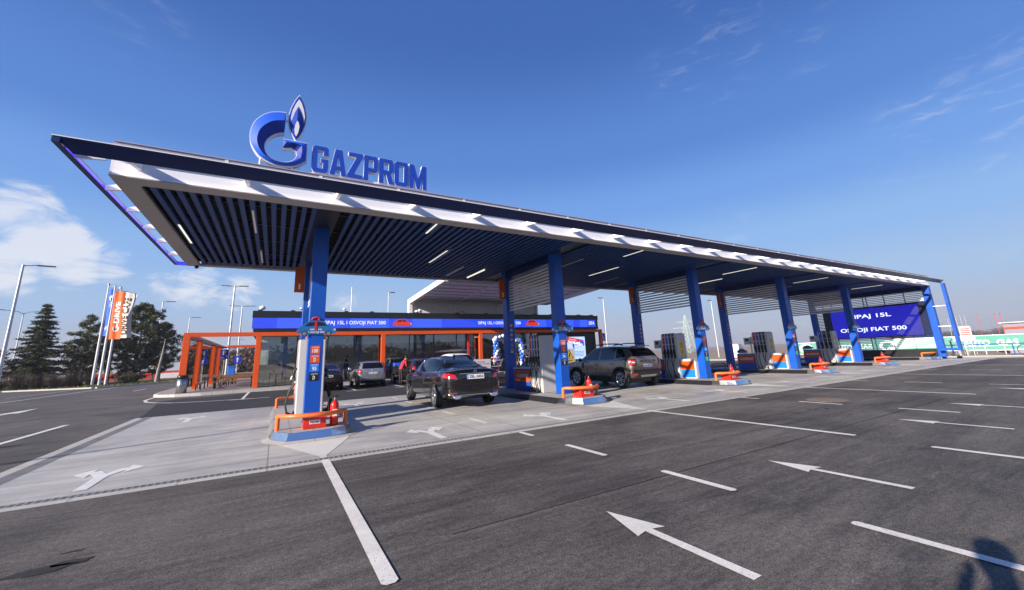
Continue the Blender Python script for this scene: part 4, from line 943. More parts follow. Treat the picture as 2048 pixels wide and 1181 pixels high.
bench(-3.1, 37.2, 0, 'wooden bench right of the table halfway along the side panels', l=1.9, back=True)
picnic_table(-3.8, 41.0, 0, 'wooden outdoor table deep inside the pergola')
bench(-3.0, 41.3, 0, 'wooden bench with a backrest deep inside the pergola', l=1.9, back=True)
picnic_table(-2.0, 40.0, H, 'wooden outdoor table behind the bench with a backrest', l=2.2)
bench(-1.9, 41.4, H, 'rearmost wooden bench beside the glass side of the shop', l=2.0, back=True)
def cafe_chair(x, y, rz, lab):
    t = thing('cafe_chair', lab, 'chair', (x, y, .16), rz, 'wooden chairs behind the shop window')
    c = MB(); c.box(-.2, .2, -.2, .2, .43, .46, WOOD); c.build('seat', t)
    c = MB(); c.box(-.2, .2, .19, .22, .62, .86, WOOD); c.build('backrest', t)
    for sx in (-1, 1):
        for sy in (-1, 1): c = MB(); c.box(sx*.17-.02, sx*.17+.02, sy*.18-.02, sy*.18+.02, 0, .43 if sy < 0 else .86, WOOD); c.build('leg', t)
    return t
def cafe_table(x, y, lab):
    t = thing('cafe_table', lab, 'table', (x, y, .16), 0, 'round tables behind the shop window')
    c = MB(); c.lathe([(0, .72), (.38, .72), (.38, .75), (0, .75)], (0, 0, 0), WOOD, seg=16, smooth=False); c.build('table_top', t)
    c = MB(); c.lathe([(.03, .02), (.03, .72)], (0, 0, 0), BLACKS, seg=8); c.lathe([(0, 0), (.22, 0), (.2, .02), (0, .03)], (0, 0, 0), BLACKS, seg=12); c.build('pedestal', t)
words = ['nearest the corner post', 'second from the corner post', 'in the middle of the first bay', 'beside the second mullion', 'in the second bay']
for i, (tx, ty) in enumerate(((.1, 32.5), (1.4, 33.2), (2.6, 32.4), (4.0, 33.4), (5.3, 32.6))):
    cafe_table(tx, ty, 'small round cafe table behind the glass '+words[i])
    cafe_chair(tx-.55, ty-.1, -H+.2*i, 'wooden cafe chair left of the indoor table '+words[i]); cafe_chair(tx+.55, ty+.1, H-.2*i, 'wooden cafe chair right of the indoor table '+words[i])
t = thing('shop_counter', 'blue and white sales counter inside the shop behind the middle windows', 'counter', (11, 35, .16))
c = M(t); c.box(7.6, 13.2, 35.2, 35.8, .16, 1.1, mat('counter_front', (.05, .09, .25), .4)); part(c, 'front', t)
c = M(t); c.box(7.5, 13.3, 35.1, 35.9, 1.1, 1.15, PUMPW); part(c, 'worktop', t)
for i, (x0, x1) in enumerate(((15.2, 17.2), (7.4, 9.4), (10.2, 12.4))):
    t = thing('shelf_unit', 'tall shelf unit full of goods inside the shop, '+['right of the entrance pillar', 'left of the counter', 'behind the counter'][i], 'shelf', ((x0+x1)/2, 37, .16), 0, 'shelf units inside the shop')
    yy = (35.5, 36.8, 37.6)[i]; c = M(t); c.box(x0, x1, yy+.4, yy+.5, .16, 2.2, PUMPW); part(c, 'back', t)
    r_ = random.Random(30+i)
    for z in (.3, .75, 1.2, 1.65):
        c = M(t); c.box(x0, x1, yy, yy+.4, z, z+.03, PUMPW); sh_ = part(c, 'shelf', t)
        c = M(t); xx = x0+.05
        while xx < x1-.15: c.box(xx, xx+.12, yy+.05, yy+.3, z+.032, z+r_.uniform(.15, .34), r_.choice([REDP, YEL, CYANL, PUMPW, ORANGE, GREENL])); xx += .16
        part(c, 'goods', sh_)
for xx in (0.5, 2.6, 4.7, 8.2, 10.4, 12.6, 16.5, 18.8):
    for yy in (33.2, 35.6):
        c = M(shop); c.box(xx-.6, xx+.6, yy-.05, yy+.05, 3.28, 3.33, TUBE); part(c, 'ceiling_lamp', shop)  # glowing strips added to liven the flat shop glass, no such lamps known
# merchandise racks with blue headers in front of the windows
for i, (x0, x1) in enumerate(((7.55, 10.0), (10.3, 12.9), (13.1, 14.5))):
    t = thing('display_rack', 'low display rack with a bright blue header against the window '+['behind the dark wagon', 'behind the white van', 'next to the orange pillar'][i], 'display rack', ((x0+x1)/2, SY-.3, .15), 0, 'blue topped racks along the windows')
    c = M(t); c.box(x0, x1, SY-.62, SY-.10-.02, 1.05, 1.28, mat('header_blue', (.02, .12, .75), .4)); hd = part(c, 'header', t)
    c = M(t); c.text('AKCIJA', ((x0+x1)/2-.4, SY-.625, 1.12), *FR, .8, .10, TXTW, .02); part(c, 'lettering', hd)
    c = M(t)
    for z in (.2, .5, .8): c.box(x0+.05, x1-.05, SY-.58, SY-.14, z, z+.03, STEEL)
    part(c, 'shelf', t)
    for xx in (x0, x1-.05):
        c = M(t); c.box(xx, xx+.05, SY-.6, SY-.14, .15, 1.05, BLACKS); part(c, 'side_panel', t)
    c = M(t); r_ = random.Random(i)
    xx = x0+.1
    while xx < x1-.2:
        for z in (.23, .53, .83): c.box(xx, xx+.13, SY-.5, SY-.25, z, z+r_.uniform(.12, .2), r_.choice([REDP, PUMPW, YEL, BLACKS, CYANL]))
        xx += .18
    part(c, 'goods', t)
# ------------------------------------------------------------------ vehicles
def interp(tab, y):
    if y <= tab[0][0]: return tab[0][1:]
    for a, b_ in zip(tab[:-1], tab[1:]):
        if y <= b_[0]:
            t = (y-a[0])/(b_[0]-a[0]); return tuple(p+(q-p)*t for p, q in zip(a[1:], b_[1:]))
    return tab[-1][1:]
def catmull(P, t_, i):
    p0, p1, p2, p3 = P[max(0, i-1)], P[i], P[i+1], P[min(len(P)-1, i+2)]
    return tuple(.5*((2*b_)+(c_-a)*t_+(2*a-5*b_+4*c_-d_)*t_*t_+(3*b_-a-3*c_+d_)*t_**3) for a, b_, c_, d_ in zip(p0, p1, p2, p3))
def car_shell(stations, paint, arches, clad=None):
    """stations: y, zsill, wmax, zbelt, wbelt, ztop, wtop (ztop<=zbelt+.08 means no cabin there)"""
    me = bpy.data.meshes.new('shell'); vs = []; n = None
    for y, zs, wm, zb, wb, zt, wt in stations:
        zm = zs+(zb-zs)*.52
        ring = [(0, zs+.02), (wm*.80, zs), (wm*.965, zs+.05), (wm, zm), (wm*.985, zm+(zb-zm)*.55), (wb, zb-.03)]
        if zt > zb+.08:
            ring += [(wb-.035, zb+.02), (wb-.035+(wt-wb+.035)*.5+.015, zb+.02+(zt-.07-zb)*.5), (wt, zt-.085), (wt-.07, zt-.03), (wt*.5, zt-.004), (0, zt)]
        else:
            ring += [(wb-.06, zb+.0), (wb-.12, zb+(zt-zb)*.3), (wb*.75, zb+(zt-zb)*.6), (wb*.6, zb+(zt-zb)*.8), (wb*.3, zt-.003), (0, zt)]
        full = [(x, y, z) for x, z in ring]+[(-x, y, z) for x, z in ring[-2:0:-1]]
        n = len(full); vs += full
    k = len(stations); fs = [(i*n+j, i*n+(j+1) % n, (i+1)*n+(j+1) % n, (i+1)*n+j) for i in range(k-1) for j in range(n)]
    h = n//2
    for e, base in ((0, 0), (k-1, (k-1)*n)):
        for j in range(h):
            a, b_, c_, d_ = base+j, base+j+1, base+(n-j-1) % n, base+(n-j) % n
            f = [a, b_, c_, d_] if j else [a, b_, c_]
            f = [x for i_, x in enumerate(f) if x not in f[:i_]]
            if len(f) >= 3: fs.append(tuple(f if e == 0 else f[::-1]))
    me.from_pydata(vs, [], fs); me.update()
    bm = bmesh.new(); bm.from_mesh(me); bmesh.ops.recalc_face_normals(bm, faces=bm.faces); bm.to_mesh(me); bm.free()
    o = bpy.data.objects.new('shell', me); C.objects.link(o)
    me.materials.append(paint); me.materials.append(BLACKR)
    s = o.modifiers.new('s', 'SUBSURF'); s.levels = s.render_levels = 2
    cut = []
    for (y, z, r, w) in arches:
        mb = MB(); mb.lathe([(0, -w-.4), (r, -w-.4), (r, w+.4), (0, w+.4)], (0, y, z), BLACKR, axis='x', seg=28, smooth=True)
        # two side pockets only
        for sd in (-1, 1):
            mb = MB(); a_, b_ = (sd*(w-.30), sd*(w+.4)) if sd > 0 else (sd*(w+.4), sd*(w-.30))
            mb.lathe([(0, a_), (r, a_), (r, b_), (0, b_)], (0, y, z), BLACKR, axis='x', seg=28, smooth=True)
            bm = bmesh.new(); co = mb.build('cut'); bm.from_mesh(co.data); bmesh.ops.remove_doubles(bm, verts=bm.verts, dist=1e-4); bmesh.ops.recalc_face_normals(bm, faces=bm.faces); bm.to_mesh(co.data); bm.free()
            m_ = o.modifiers.new('b', 'BOOLEAN'); m_.operation = 'DIFFERENCE'; m_.object = co; m_.solver = 'EXACT'; m_.material_mode = 'TRANSFER' if hasattr(m_, 'material_mode') else m_.material_mode; cut.append(co)
    bpy.context.view_layer.update(); dg = bpy.context.evaluated_depsgraph_get()
    nm = bpy.data.meshes.new_from_object(o.evaluated_get(dg))
    for co in cut: bpy.data.objects.remove(co)
    bpy.data.objects.remove(o)
    for p in nm.polygons: p.use_smooth = True
    return nm
class Car:
    def __init__(s, name, label, cat, loc, rz, st, arches, paint, wr=.33, tw=.22):
        s.t = thing(name, label, cat, loc, rz); s.st = st
        nm = car_shell(st, paint, arches); nm.name = 'body'
        s.body = bpy.data.objects.new('body', nm); C.objects.link(s.body); s.body.parent = s.t
        bm = bmesh.new(); bm.from_mesh(nm); s.bvh = BVHTree.FromBMesh(bm); bm.free()
        s.y0 = st[0][0]; s.y1 = st[-1][0]; s.arches = arches; s.paint = paint
    def patch(s, name, corners, axis, m, off=.006, nu=10, nv=6, sd=1, parent=None):
        """corners: bl, br, tr, tl in the plane seen along axis ('x': (y,z) on side sd; 'r': (x,z) from the rear; 'f': from the front; 'z': (x,y) from above)"""
        vs = []; ok = []
        for j in range(nv+1):
            for i in range(nu+1):
                a, b_ = i/nu, j/nv
                p = [(1-b_)*((1-a)*corners[0][k]+a*corners[1][k])+b_*((1-a)*corners[3][k]+a*corners[2][k]) for k in (0, 1)]
                if axis == 'x': o, d_ = Vector((sd*3, p[0], p[1])), Vector((-sd, 0, 0))
                elif axis == 'r': o, d_ = Vector((p[0], s.y0-3, p[1])), Vector((0, 1, 0))
                elif axis == 'f': o, d_ = Vector((p[0], s.y1+3, p[1])), Vector((0, -1, 0))
                else: o, d_ = Vector((p[0], p[1], 4)), Vector((0, 0, -1))
                h = s.bvh.ray_cast(o, d_)
                if h[0] is None: vs.append(o+d_*3); ok.append(False)
                else:
                    nn = h[1] if h[1].dot(d_) < 0 else -h[1]
                    vs.append(h[0]+nn*off); ok.append(True)
        fs = []
        for j in range(nv):
            for i in range(nu):
                f = (j*(nu+1)+i, j*(nu+1)+i+1, (j+1)*(nu+1)+i+1, (j+1)*(nu+1)+i)
                if all(ok[q] for q in f): fs.append(f)
        mb = MB(); mb.raw(vs, fs, m, True); return mb.build(name, parent or s.t)
    def line(s, name, pts, axis, m, r=.008, sd=1, off=.003, parent=None):
        P = []
        for i in range(len(pts)-1):
            for q in range(8):
                a = q/8; P.append([pts[i][k]*(1-a)+pts[i+1][k]*a for k in (0, 1)])
        P.append(list(pts[-1])); o3 = []
        for p in P:
            if axis == 'x': o, d_ = Vector((sd*3, p[0], p[1])), Vector((-sd, 0, 0))
            elif axis == 'r': o, d_ = Vector((p[0], s.y0-3, p[1])), Vector((0, 1, 0))
            else: o, d_ = Vector((p[0], p[1], 4)), Vector((0, 0, -1))
            h = s.bvh.ray_cast(o, d_)
            if h[0] is not None: o3.append(h[0]-d_*off)
        if len(o3) > 1: mb = MB(); mb.tube(o3, r, m, 5); return mb.build(name, parent or s.t)
    def wheel(s, x, y, r, w, spokes=5, rimm=None):
        rimm = rimm or RIM; sd = 1 if x > 0 else -1
        wh = bpy.data.objects.new('wheel', None); wh.empty_display_size = .1; C.objects.link(wh); wh.parent = s.t; wh.location = (x, y, r)
        mb = MB(); h = w/2; ri = r*.66
        mb.lathe([(ri, -h*.8), (r*.9, -h), (r*.975, -h*.8), (r, -h*.45), (r, h*.45), (r*.975, h*.8), (r*.9, h), (ri, h*.8)], (0, 0, 0), TYRE, axis='x', seg=32)
        mb.build('tyre', wh)
        mb = MB(); e = sd*h
        mb.lathe([(ri+.005, e*.82), (ri-.012, e*.86), (ri-.03, e*.4), (ri-.03, e*.1), (0, e*.1)], (0, 0, 0), BLACKS, axis='x', seg=28)
        mb.lathe([(ri+.006, e*.84), (ri-.012, e*.92), (ri-.024, e*.84)], (0, 0, 0), rimm, axis='x', seg=28)
        for q in range(spokes):
            a = 2*math.pi*q/spokes+.3; ca, sa = math.cos(a), math.sin(a)
            for da in (-.16, .16):
                c2, s2 = math.cos(a+da), math.sin(a+da)
                p0 = Vector((e*.80, .05*ca, .05*sa)); p1 = Vector((e*.86, (ri-.015)*c2, (ri-.015)*s2)); t_ = Vector((0, -sa, ca))*.018
                mb.raw([p0-t_, p0+t_, p1+t_*1.1, p1-t_*1.1, p0-t_-Vector((e*.3, 0, 0)), p0+t_-Vector((e*.3, 0, 0)), p1+t_*1.1-Vector((e*.3, 0, 0)), p1-t_*1.1-Vector((e*.3, 0, 0))], [(0, 1, 2, 3), (0, 3, 7, 4), (1, 5, 6, 2)], rimm, False)
        mb.lathe([(0, e*.88), (.05, e*.86), (.055, e*.6)], (0, 0, 0), rimm, axis='x', seg=14)
        mb.build('rim', wh)
    def underbody(s, m=BLACKR):
        ya, yb = s.arches[0][0], s.arches[1][0]; mb = MB(); w = s.arches[0][3]-.32
        mb.box(-w, w, ya-.25, yb+.25, .20, .40, m); mb.build('underbody', s.t)
    def seams(s, ys, z0, z1):
        for y in ys:
            for sd in (-1, 1): s.line('door_seam', [(y, z0), (y+.02, z1)], 'x', BLACKR, .004, sd, 0.0)
    def mirror(s, y, z, x, m):
        for sd in (-1, 1):
            mb = MB(); mb.sphere((sd*x, y, z), .10, m, 10, 7, (1.0, .55, .75)); mb.tube([(sd*(x-.14), y+.02, z-.03), (sd*(x-.03), y, z-.01)], .02, BLACKS, 6); mb.build('mirror', s.t)
    def handles(s, ys, z, m):
        for sd in (-1, 1):
            for y in ys: s.line('door_handle', [(y, z), (y+.16, z+.01)], 'x', m, .014, sd, .02)
    def plate(s, z, w=.26, h=.055, txt='', y=None, tilt=.1):
        hit = s.bvh.ray_cast(Vector((0, s.y0-3, z)), Vector((0, 1, 0))); yy = hit[0].y-.012 if hit[0] else s.y0
        v = Vector((0, tilt, 1)).normalized(); nn = Vector((0, -1, tilt)).normalized()
        mb = MB(); mb.plate(Vector((-w, yy, z-h)), X, v, nn, 2*w, 2*h, .008, TXTW); mb.plate(Vector((-w, yy, z-h))+nn*.009, X, v, nn, .04, 2*h, .001, CYANL)
        mb.text(txt, Vector((-w+.06, yy, z-h*.62))+nn*.009, X, v, nn, 2*w-.09, h*1.25, BLACKS, .02, .001); mb.build('number_plate', s.t)
def std_stations(L0, L1, prof): return prof

CARP_S = mat('saloon_paint', (.013, .012, .013), .20, .35, var=.04, coat=1.0)
CARP_D = mat('offroader_paint', (.26, .21, .165), .27, .65, var=.04, coat=1.0)
CARP_H = mat('silver_paint', (.42, .42, .45), .28, .7, var=.04, coat=1.0)
CARP_K = mat('black_car_paint', (.018, .018, .022), .25, .4, var=.04, coat=1.0)
CARP_G = mat('graphite_car_paint', (.035, .036, .042), .3, .5, var=.04, coat=1.0)
CARP_W = mat('white_van_paint', (.72, .72, .72), .3, var=.04, coat=.6)
CARP_SG = mat('silvergrey_paint', (.22, .23, .24), .28, .6, var=.04, coat=1.0)
LAMP = mat('tail_lamp_red', (.42, .010, .012), .12, spec=.8, coat=1)
LAMPD = mat('tail_lamp_dark', (.10, .006, .008), .12, spec=.8, coat=1)
CLEAR = mat('clear_lamp', (.7, .7, .72), .1, .3)
CHR = mat('chrome_trim', (.75, .76, .78), .12, 1.0)
PLAST = mat('dark_plastic', (.028, .027, .026), .6)
SILP = mat('skid_plate', (.42, .41, .40), .35, .6)
# --- long dark saloon
st = [(-2.60, .42, .60, .80, .50, .86, .5), (-2.56, .32, .80, .98, .74, 1.04, .6), (-2.35, .26, .905, 1.02, .845, 1.09, .6), (-2.0, .24, .94, 1.02, .88, 1.11, .6), (-1.72, .23, .95, 1.01, .90, 1.12, .62),
      (-1.35, .22, .95, 1.0, .895, 1.27, .57), (-.85, .22, .95, .985, .89, 1.41, .58), (-.25, .22, .95, .975, .885, 1.47, .60), (.35, .22, .95, .965, .885, 1.475, .60), (.75, .22, .95, .955, .885, 1.42, .60),
      (1.15, .22, .95, .945, .89, 1.22, .64), (1.52, .22, .95, .935, .885, .98, .7), (2.0, .23, .94, .90, .86, .93, .6), (2.35, .26, .90, .84, .80, .86, .5), (2.58, .32, .76, .74, .66, .75, .5), (2.62, .40, .55, .66, .48, .67, .4)]
ar = [(-1.58, .34, .395, .95), (1.58, .34, .395, .95)]
car = Car('saloon_car', 'long dark saloon with tinted windows parked left of the second pump island', 'car', (5.24, 13.78, 0), -.035, st, ar, CARP_S)
for sd in (-1, 1):
    car.patch('side_window', [(-.42, 1.0), (.88, .985), (.62, 1.37), (-.36, 1.40)][:4], 'x', CARGL, .006, 12, 5, sd)
    car.patch('side_window', [(-1.28, 1.02), (-.46, 1.0), (-.41, 1.40), (-.98, 1.33)], 'x', CARGL, .006, 10, 5, sd)
    car.patch('quarter_window', [(-1.52, 1.04), (-1.33, 1.03), (-1.06, 1.30), (-1.22, 1.24)], 'x', CARGL, .006, 6, 4, sd)
    car.line('window_trim', [(-1.60, 1.025), (-1.28, 1.005), (-.42, .985), (.95, .97), (.66, 1.38), (-.3, 1.42), (-.95, 1.36), (-1.28, 1.25), (-1.60, 1.025)], 'x', CHR, .015, sd)
    car.line('sill_trim', [(-1.1, .33), (1.15, .33)], 'x', CHR, .010, sd)
    car.line('shoulder_crease', [(-2.3, .90), (-.5, .84), (1.6, .78)], 'x', CARP_S, .006, sd)
    car.patch('tail_lamp', [(sd*.56, .80), (sd*.90, .86), (sd*.885, .98), (sd*.62, .93)], 'r', LAMP, .012, 8, 4)
    car.patch('tail_lamp_side', [(-2.50, .84), (-2.18, .88), (-2.2, .95), (-2.46, .98)], 'x', LAMP, .012, 6, 4, sd)
    car.patch('reflector', [(sd*.56, .42), (sd*.78, .43), (sd*.78, .455), (sd*.56, .45)], 'r', LAMP, .01, 5, 2)
    mb = MB(); mb.lathe([(.0, 0), (.055, 0), (.065, .02), (.065, .12)], (sd*.58, -2.64, .345), CHR, axis='y', seg=12)
    for q in range(len(mb.v)): mb.v[q].x = sd*.58+(mb.v[q].x-sd*.58)*2.0
    mb.build('exhaust_tip', car.t)
    mb = MB(); mb.v = []; car.line('mirror_trim', [(.86, .98), (.80, 1.05)], 'x', BLACKS, .01, sd)
car.patch('rear_window', [(-.66, 1.12), (.66, 1.12), (.50, 1.40), (-.50, 1.40)], 'r', CARGL, .006, 12, 6)
car.patch('windscreen', [(-.68, 1.02), (.68, 1.02), (.52, 1.40), (-.52, 1.40)], 'f', CARGL, .006, 12, 6)
car.line('boot_chrome_strip', [(-.50, .955), (.50, .955)], 'r', CHR, .014)
car.line('bumper_chrome_strip', [(-.80, .40), (-.35, .375), (.35, .375), (.80, .40)], 'r', CHR, .012)
car.line('boot_seam', [(-.60, 1.03), (-.48, .80), (-.40, .66), (.40, .66), (.48, .80), (.60, 1.03)], 'r', BLACKR, .004, 1, 0)
car.line('bumper_seam', [(-.88, .74), (-.42, .665)], 'r', BLACKR, .004, 1, 0); car.line('bumper_seam', [(.88, .74), (.42, .665)], 'r', BLACKR, .004, 1, 0)
mb = MB(); mb.lathe([(.036, -.004), (.045, 0), (.036, .004)], (0, -2.585, 1.02), CHR, axis='y', seg=18)
for a in (90, 210, 330): mb.tube([(0, -2.588, 1.02), (.04*math.cos(math.radians(a)), -2.588, 1.02+.04*math.sin(math.radians(a)))], .004, CHR, 5)
mb.build('boot_badge', car.t)
car.t.scale = (1, 1, 1.035); car.seams((-.43, -1.15, .98), .34, .98); car.handles((-1.08, -.30), .83, CHR); car.mirror(.78, 1.02, 1.02, CARP_S)
car.plate(.86, .27, .062, 'ZEL-3453', tilt=.2)
mb = MB(); mb.sphere((0, -.75, 1.46), .05, BLACKS, 8, 6, (.6, 1.6, 1.0)); mb.build('roof_antenna', car.t)
car.underbody()
for y in (-1.58, 1.58):
    for sd in (-1, 1): car.wheel(sd*.845, y, .345, .235, 5)
# --- brown off-roader
st = [(-1.98, .55, .62, .90, .56, .98, .5), (-1.96, .42, .78, 1.08, .76, 1.16, .6), (-1.82, .36, .875, 1.10, .84, 1.36, .66), (-1.60, .34, .90, 1.10, .865, 1.56, .64), (-1.2, .33, .905, 1.09, .87, 1.63, .63), (-.5, .32, .90, 1.07, .87, 1.665, .63), (.15, .32, .90, 1.06, .87, 1.65, .63),
      (.45, .32, .90, 1.055, .87, 1.60, .63), (.85, .32, .90, 1.05, .87, 1.38, .66), (1.22, .32, .90, 1.04, .865, 1.14, .72), (1.6, .33, .905, 1.02, .85, 1.10, .65), (1.98, .36, .89, .97, .82, 1.04, .6), (2.22, .42, .80, .86, .74, .92, .5), (2.30, .50, .62, .78, .58, .82, .4)]
ar = [(-1.335, .36, .42, .905), (1.335, .36, .42, .905)]
car = Car('offroad_car', 'brown metallic off-road car with roof bars refuelling beside the third pump island', 'car', (12.62, 13.36, 0), .01, st, ar, CARP_D)
for sd in (-1, 1):
    car.patch('side_window', [(-.12, 1.10), (.98, 1.09), (.52, 1.52), (-.10, 1.56)], 'x', CARGL2, .006, 12, 5, sd)
    car.patch('side_window', [(-1.02, 1.12), (-.20, 1.10), (-.18, 1.56), (-.98, 1.555)], 'x', CARGL2, .006, 10, 5, sd)
    car.patch('quarter_window', [(-1.62, 1.20), (-1.10, 1.15), (-1.08, 1.53), (-1.34, 1.50)], 'x', CARGL, .006, 8, 5, sd)
    for yy in (-1.335, 1.335):
        mb = MB(); P = []
        for a in range(-8, 189, 14): P.append((sd*.905, yy+.44*math.cos(math.radians(a)), .36+.44*math.sin(math.radians(a))))
        mb.tube(P, .038, PLAST, 6); mb.build('arch_trim', car.t)
    car.patch('sill_cladding', [(-.92, .33), (.92, .33), (.92, .48), (-.92, .46)], 'x', PLAST, .012, 10, 3, sd)
    car.patch('wing_vent', [(.80, .72), (.92, .80), (.90, 1.02), (.80, 1.00)], 'x', PLAST, .014, 4, 4, sd)
    mb = MB(); mb.tube([(sd*.62, -1.35, 1.645), (sd*.64, -1.15, 1.715), (sd*.645, -.3, 1.74), (sd*.635, .35, 1.70), (sd*.62, .52, 1.63)], .022, BLACKS, 6); mb.build('roof_rail', car.t)
    car.patch('tail_lamp', [(sd*.62, .86), (sd*.865, .86), (sd*.85, 1.10), (sd*.62, 1.10)], 'r', BLACKS, .014, 5, 5)
    car.patch('tail_lamp_lens', [(sd*.66, .90), (sd*.84, .90), (sd*.83, 1.06), (sd*.66, 1.06)], 'r', LAMP, .022, 5, 5)
    car.patch('tail_lamp_centre', [(sd*.70, .96), (sd*.79, .96), (sd*.79, 1.0), (sd*.70, 1.0)], 'r', CLEAR, .028, 3, 3)
    car.patch('fog_lamp', [(sd*.62, .50), (sd*.82, .50), (sd*.82, .57), (sd*.62, .57)], 'r', LAMP, .03, 4, 3)
car.patch('rear_window', [(-.66, 1.20), (.66, 1.20), (.54, 1.50), (-.54, 1.50)], 'r', CARGL, .006, 12, 6)
car.patch('windscreen', [(-.70, 1.14), (.70, 1.14), (.58, 1.56), (-.58, 1.56)], 'f', CARGL, .006, 12, 6)
car.patch('rear_bumper_cladding', [(-.87, .42), (.87, .42), (.85, .70), (-.85, .70)], 'r', PLAST, .016, 14, 4)
car.patch('skid_plate', [(-.40, .43), (.40, .43), (.46, .50), (-.46, .50)], 'r', SILP, .026, 8, 4)
car.patch('badge_strip', [(-.42, .99), (.42, .99), (.42, 1.05), (-.42, 1.05)], 'r', PLAST, .016, 8, 2)
mb = MB(); mb.text('DUSTER', (-.30, -2.02, 1.0), X, Z, -Y_, .6, .035, CHR, .02, 0); mb.build('badge_letters', car.t)
mb = MB(); mb.box(-.42, .42, -1.78, -1.58, 1.585, 1.615, CARP_D); mb.build('spoiler', car.t)
mb = MB(); mb.tube([(0, -1.3, 1.66), (0, -1.55, 1.86)], .006, BLACKS, 5); mb.build('roof_antenna', car.t)
car.seams((-.16, -1.10, .98), .48, 1.08); car.handles((-.98, -.08), .93, BLACKS); car.mirror(.86, 1.12, 1.02, BLACKS)
car.plate(.84, .26, .055, 'ZR-087 SZ'); car.underbody(PLAST)
for y in (-1.335, 1.335):
    for sd in (-1, 1): car.wheel(sd*.80, y, .355, .23, 6)
# --- parked hatchbacks
def hatch(name, label, loc, rz, paint, L=4.0, W=.82, Ht=1.50, extra=None, plate='SD 124-XS', glass=CARGL, dark=False, rack=False, boot=False):
    h0 = -L/2; s_ = Ht/1.5; w = W
    if not boot:
        st = [(h0, .50, w*.72, .86, w*.66, .92, .5), (h0+.04, .36, w*.88, .98*s_, w*.88, 1.05*s_, .55), (h0+.16, .28, w*.98, 1.0*s_, w*.95, 1.26*s_, w*.70), (h0+.36, .25, w, 1.0*s_, w*.95, 1.42*s_, w*.69), (h0+.8, .24, w, .99*s_, w*.95, 1.485*s_, w*.70), (h0+1.5, .23, w, .97*s_, w*.95, 1.5*s_, w*.70), (h0+2.1, .23, w, .96*s_, w*.95, 1.47*s_, w*.70),
          (h0+2.45, .23, w, .95*s_, w*.95, 1.36*s_, w*.72), (h0+2.95, .23, w, .94*s_, w*.95, 1.02*s_, w*.8), (h0+3.4, .25, w*.98, .90*s_, w*.92, .96*s_, .5), (h0+L-.16, .30, w*.9, .80*s_, w*.82, .84*s_, .4), (h0+L-.02, .40, w*.66, .70*s_, w*.6, .72*s_, .3)]
    else:
        st = [(h0, .50, w*.72, .86, w*.66, .92, .5), (h0+.04, .36, w*.88, 1.0, w*.86, 1.06, .55), (h0+.3, .26, w*.98, 1.0, w*.93, 1.12, .6), (h0+.62, .25, w, .99, w*.95, 1.14, .6), (h0+1.05, .24, w, .98, w*.95, 1.36, w*.68), (h0+1.6, .23, w, .97, w*.95, 1.46, w*.70), (h0+2.3, .23, w, .96, w*.95, 1.46, w*.70),
          (h0+2.8, .23, w, .95, w*.95, 1.30, w*.72), (h0+3.3, .23, w, .94, w*.95, 1.0, w*.8), (h0+3.8, .25, w*.98, .88, w*.92, .93, .5), (h0+L-.16, .30, w*.9, .80, w*.82, .84, .4), (h0+L-.02, .40, w*.66, .70, w*.6, .72, .3)]
    ya, yb = h0+.78, h0+L-.82
    ar = [(ya, .31, .36, w), (yb, .31, .36, w)]
    car = Car(name, label, 'car', loc, rz, st, ar, paint)
    y2 = h0+(1.15 if boot else .45)
    for sd in (-1, 1):
        car.patch('side_window', [(h0+1.62, 1.02*s_), (h0+2.70, 1.0*s_), (h0+2.34, 1.33*s_), (h0+1.66, 1.39*s_)], 'x', glass, .006, 10, 5, sd)
        car.patch('side_window', [(y2+.1, 1.05*s_), (h0+1.55, 1.02*s_), (h0+1.58, 1.39*s_), (y2+.25, 1.35*s_)], 'x', glass, .006, 10, 5, sd)
        if boot: car.patch('tail_lamp', [(sd*w*.62, .80), (sd*w*.9, .80), (sd*w*.88, .96), (sd*w*.66, .98)], 'r', LAMPD, .012, 5, 4)
        else: car.patch('tail_lamp', [(sd*w*.74, .78*s_), (sd*w*.93, .80*s_), (sd*w*.90, 1.06*s_), (sd*w*.76, 1.02*s_)], 'r', LAMP, .012, 5, 5)
        car.patch('headlamp', [(sd*w*.5, .62*s_), (sd*w*.8, .62*s_), (sd*w*.76, .74*s_), (sd*w*.52, .70*s_)], 'f', CLEAR, .012, 5, 4)
    if boot: car.patch('rear_window', [(-w*.66, 1.15), (w*.66, 1.15), (w*.54, 1.38), (-w*.54, 1.38)], 'r', glass, .006, 10, 5)
    else: car.patch('rear_window', [(-w*.72, 1.06*s_), (w*.72, 1.06*s_), (w*.60, 1.38*s_), (-w*.60, 1.38*s_)], 'r', glass, .006, 12, 6)
    car.patch('windscreen', [(-w*.76, .99*s_), (w*.76, .99*s_), (w*.60, 1.38*s_), (-w*.60, 1.38*s_)], 'f', glass, .006, 12, 6)
    car.line('boot_seam', [(-w*.72, 1.0*s_), (-w*.66, .62), (w*.66, .62), (w*.72, 1.0*s_)], 'r', BLACKR, .004, 1, 0)
    car.patch('lower_bumper', [(-w*.7, .30), (w*.7, .30), (w*.7, .40), (-w*.7, .40)], 'r', PLAST, .01, 8, 2)
    mb = MB(); mb.lathe([(0, 0), (.035, 0), (.035, .008)], (0, h0-.002 if not boot else h0+.01, .96*s_), CHR, axis='y', seg=12); mb.build('badge', car.t)
    car.seams((h0+1.60, h0+2.75), .32, .98*s_); car.handles((h0+.95, h0+1.75), .86*s_, paint); car.mirror(h0+2.62, 1.05*s_, w+.10, paint)
    car.plate(.80*s_ if not dark else .78, .26, .055, plate); car.underbody()
    for y in (ya, yb):
        for sd in (-1, 1): car.wheel(sd*(w-.11), y, .315, .20, 7)
    return car
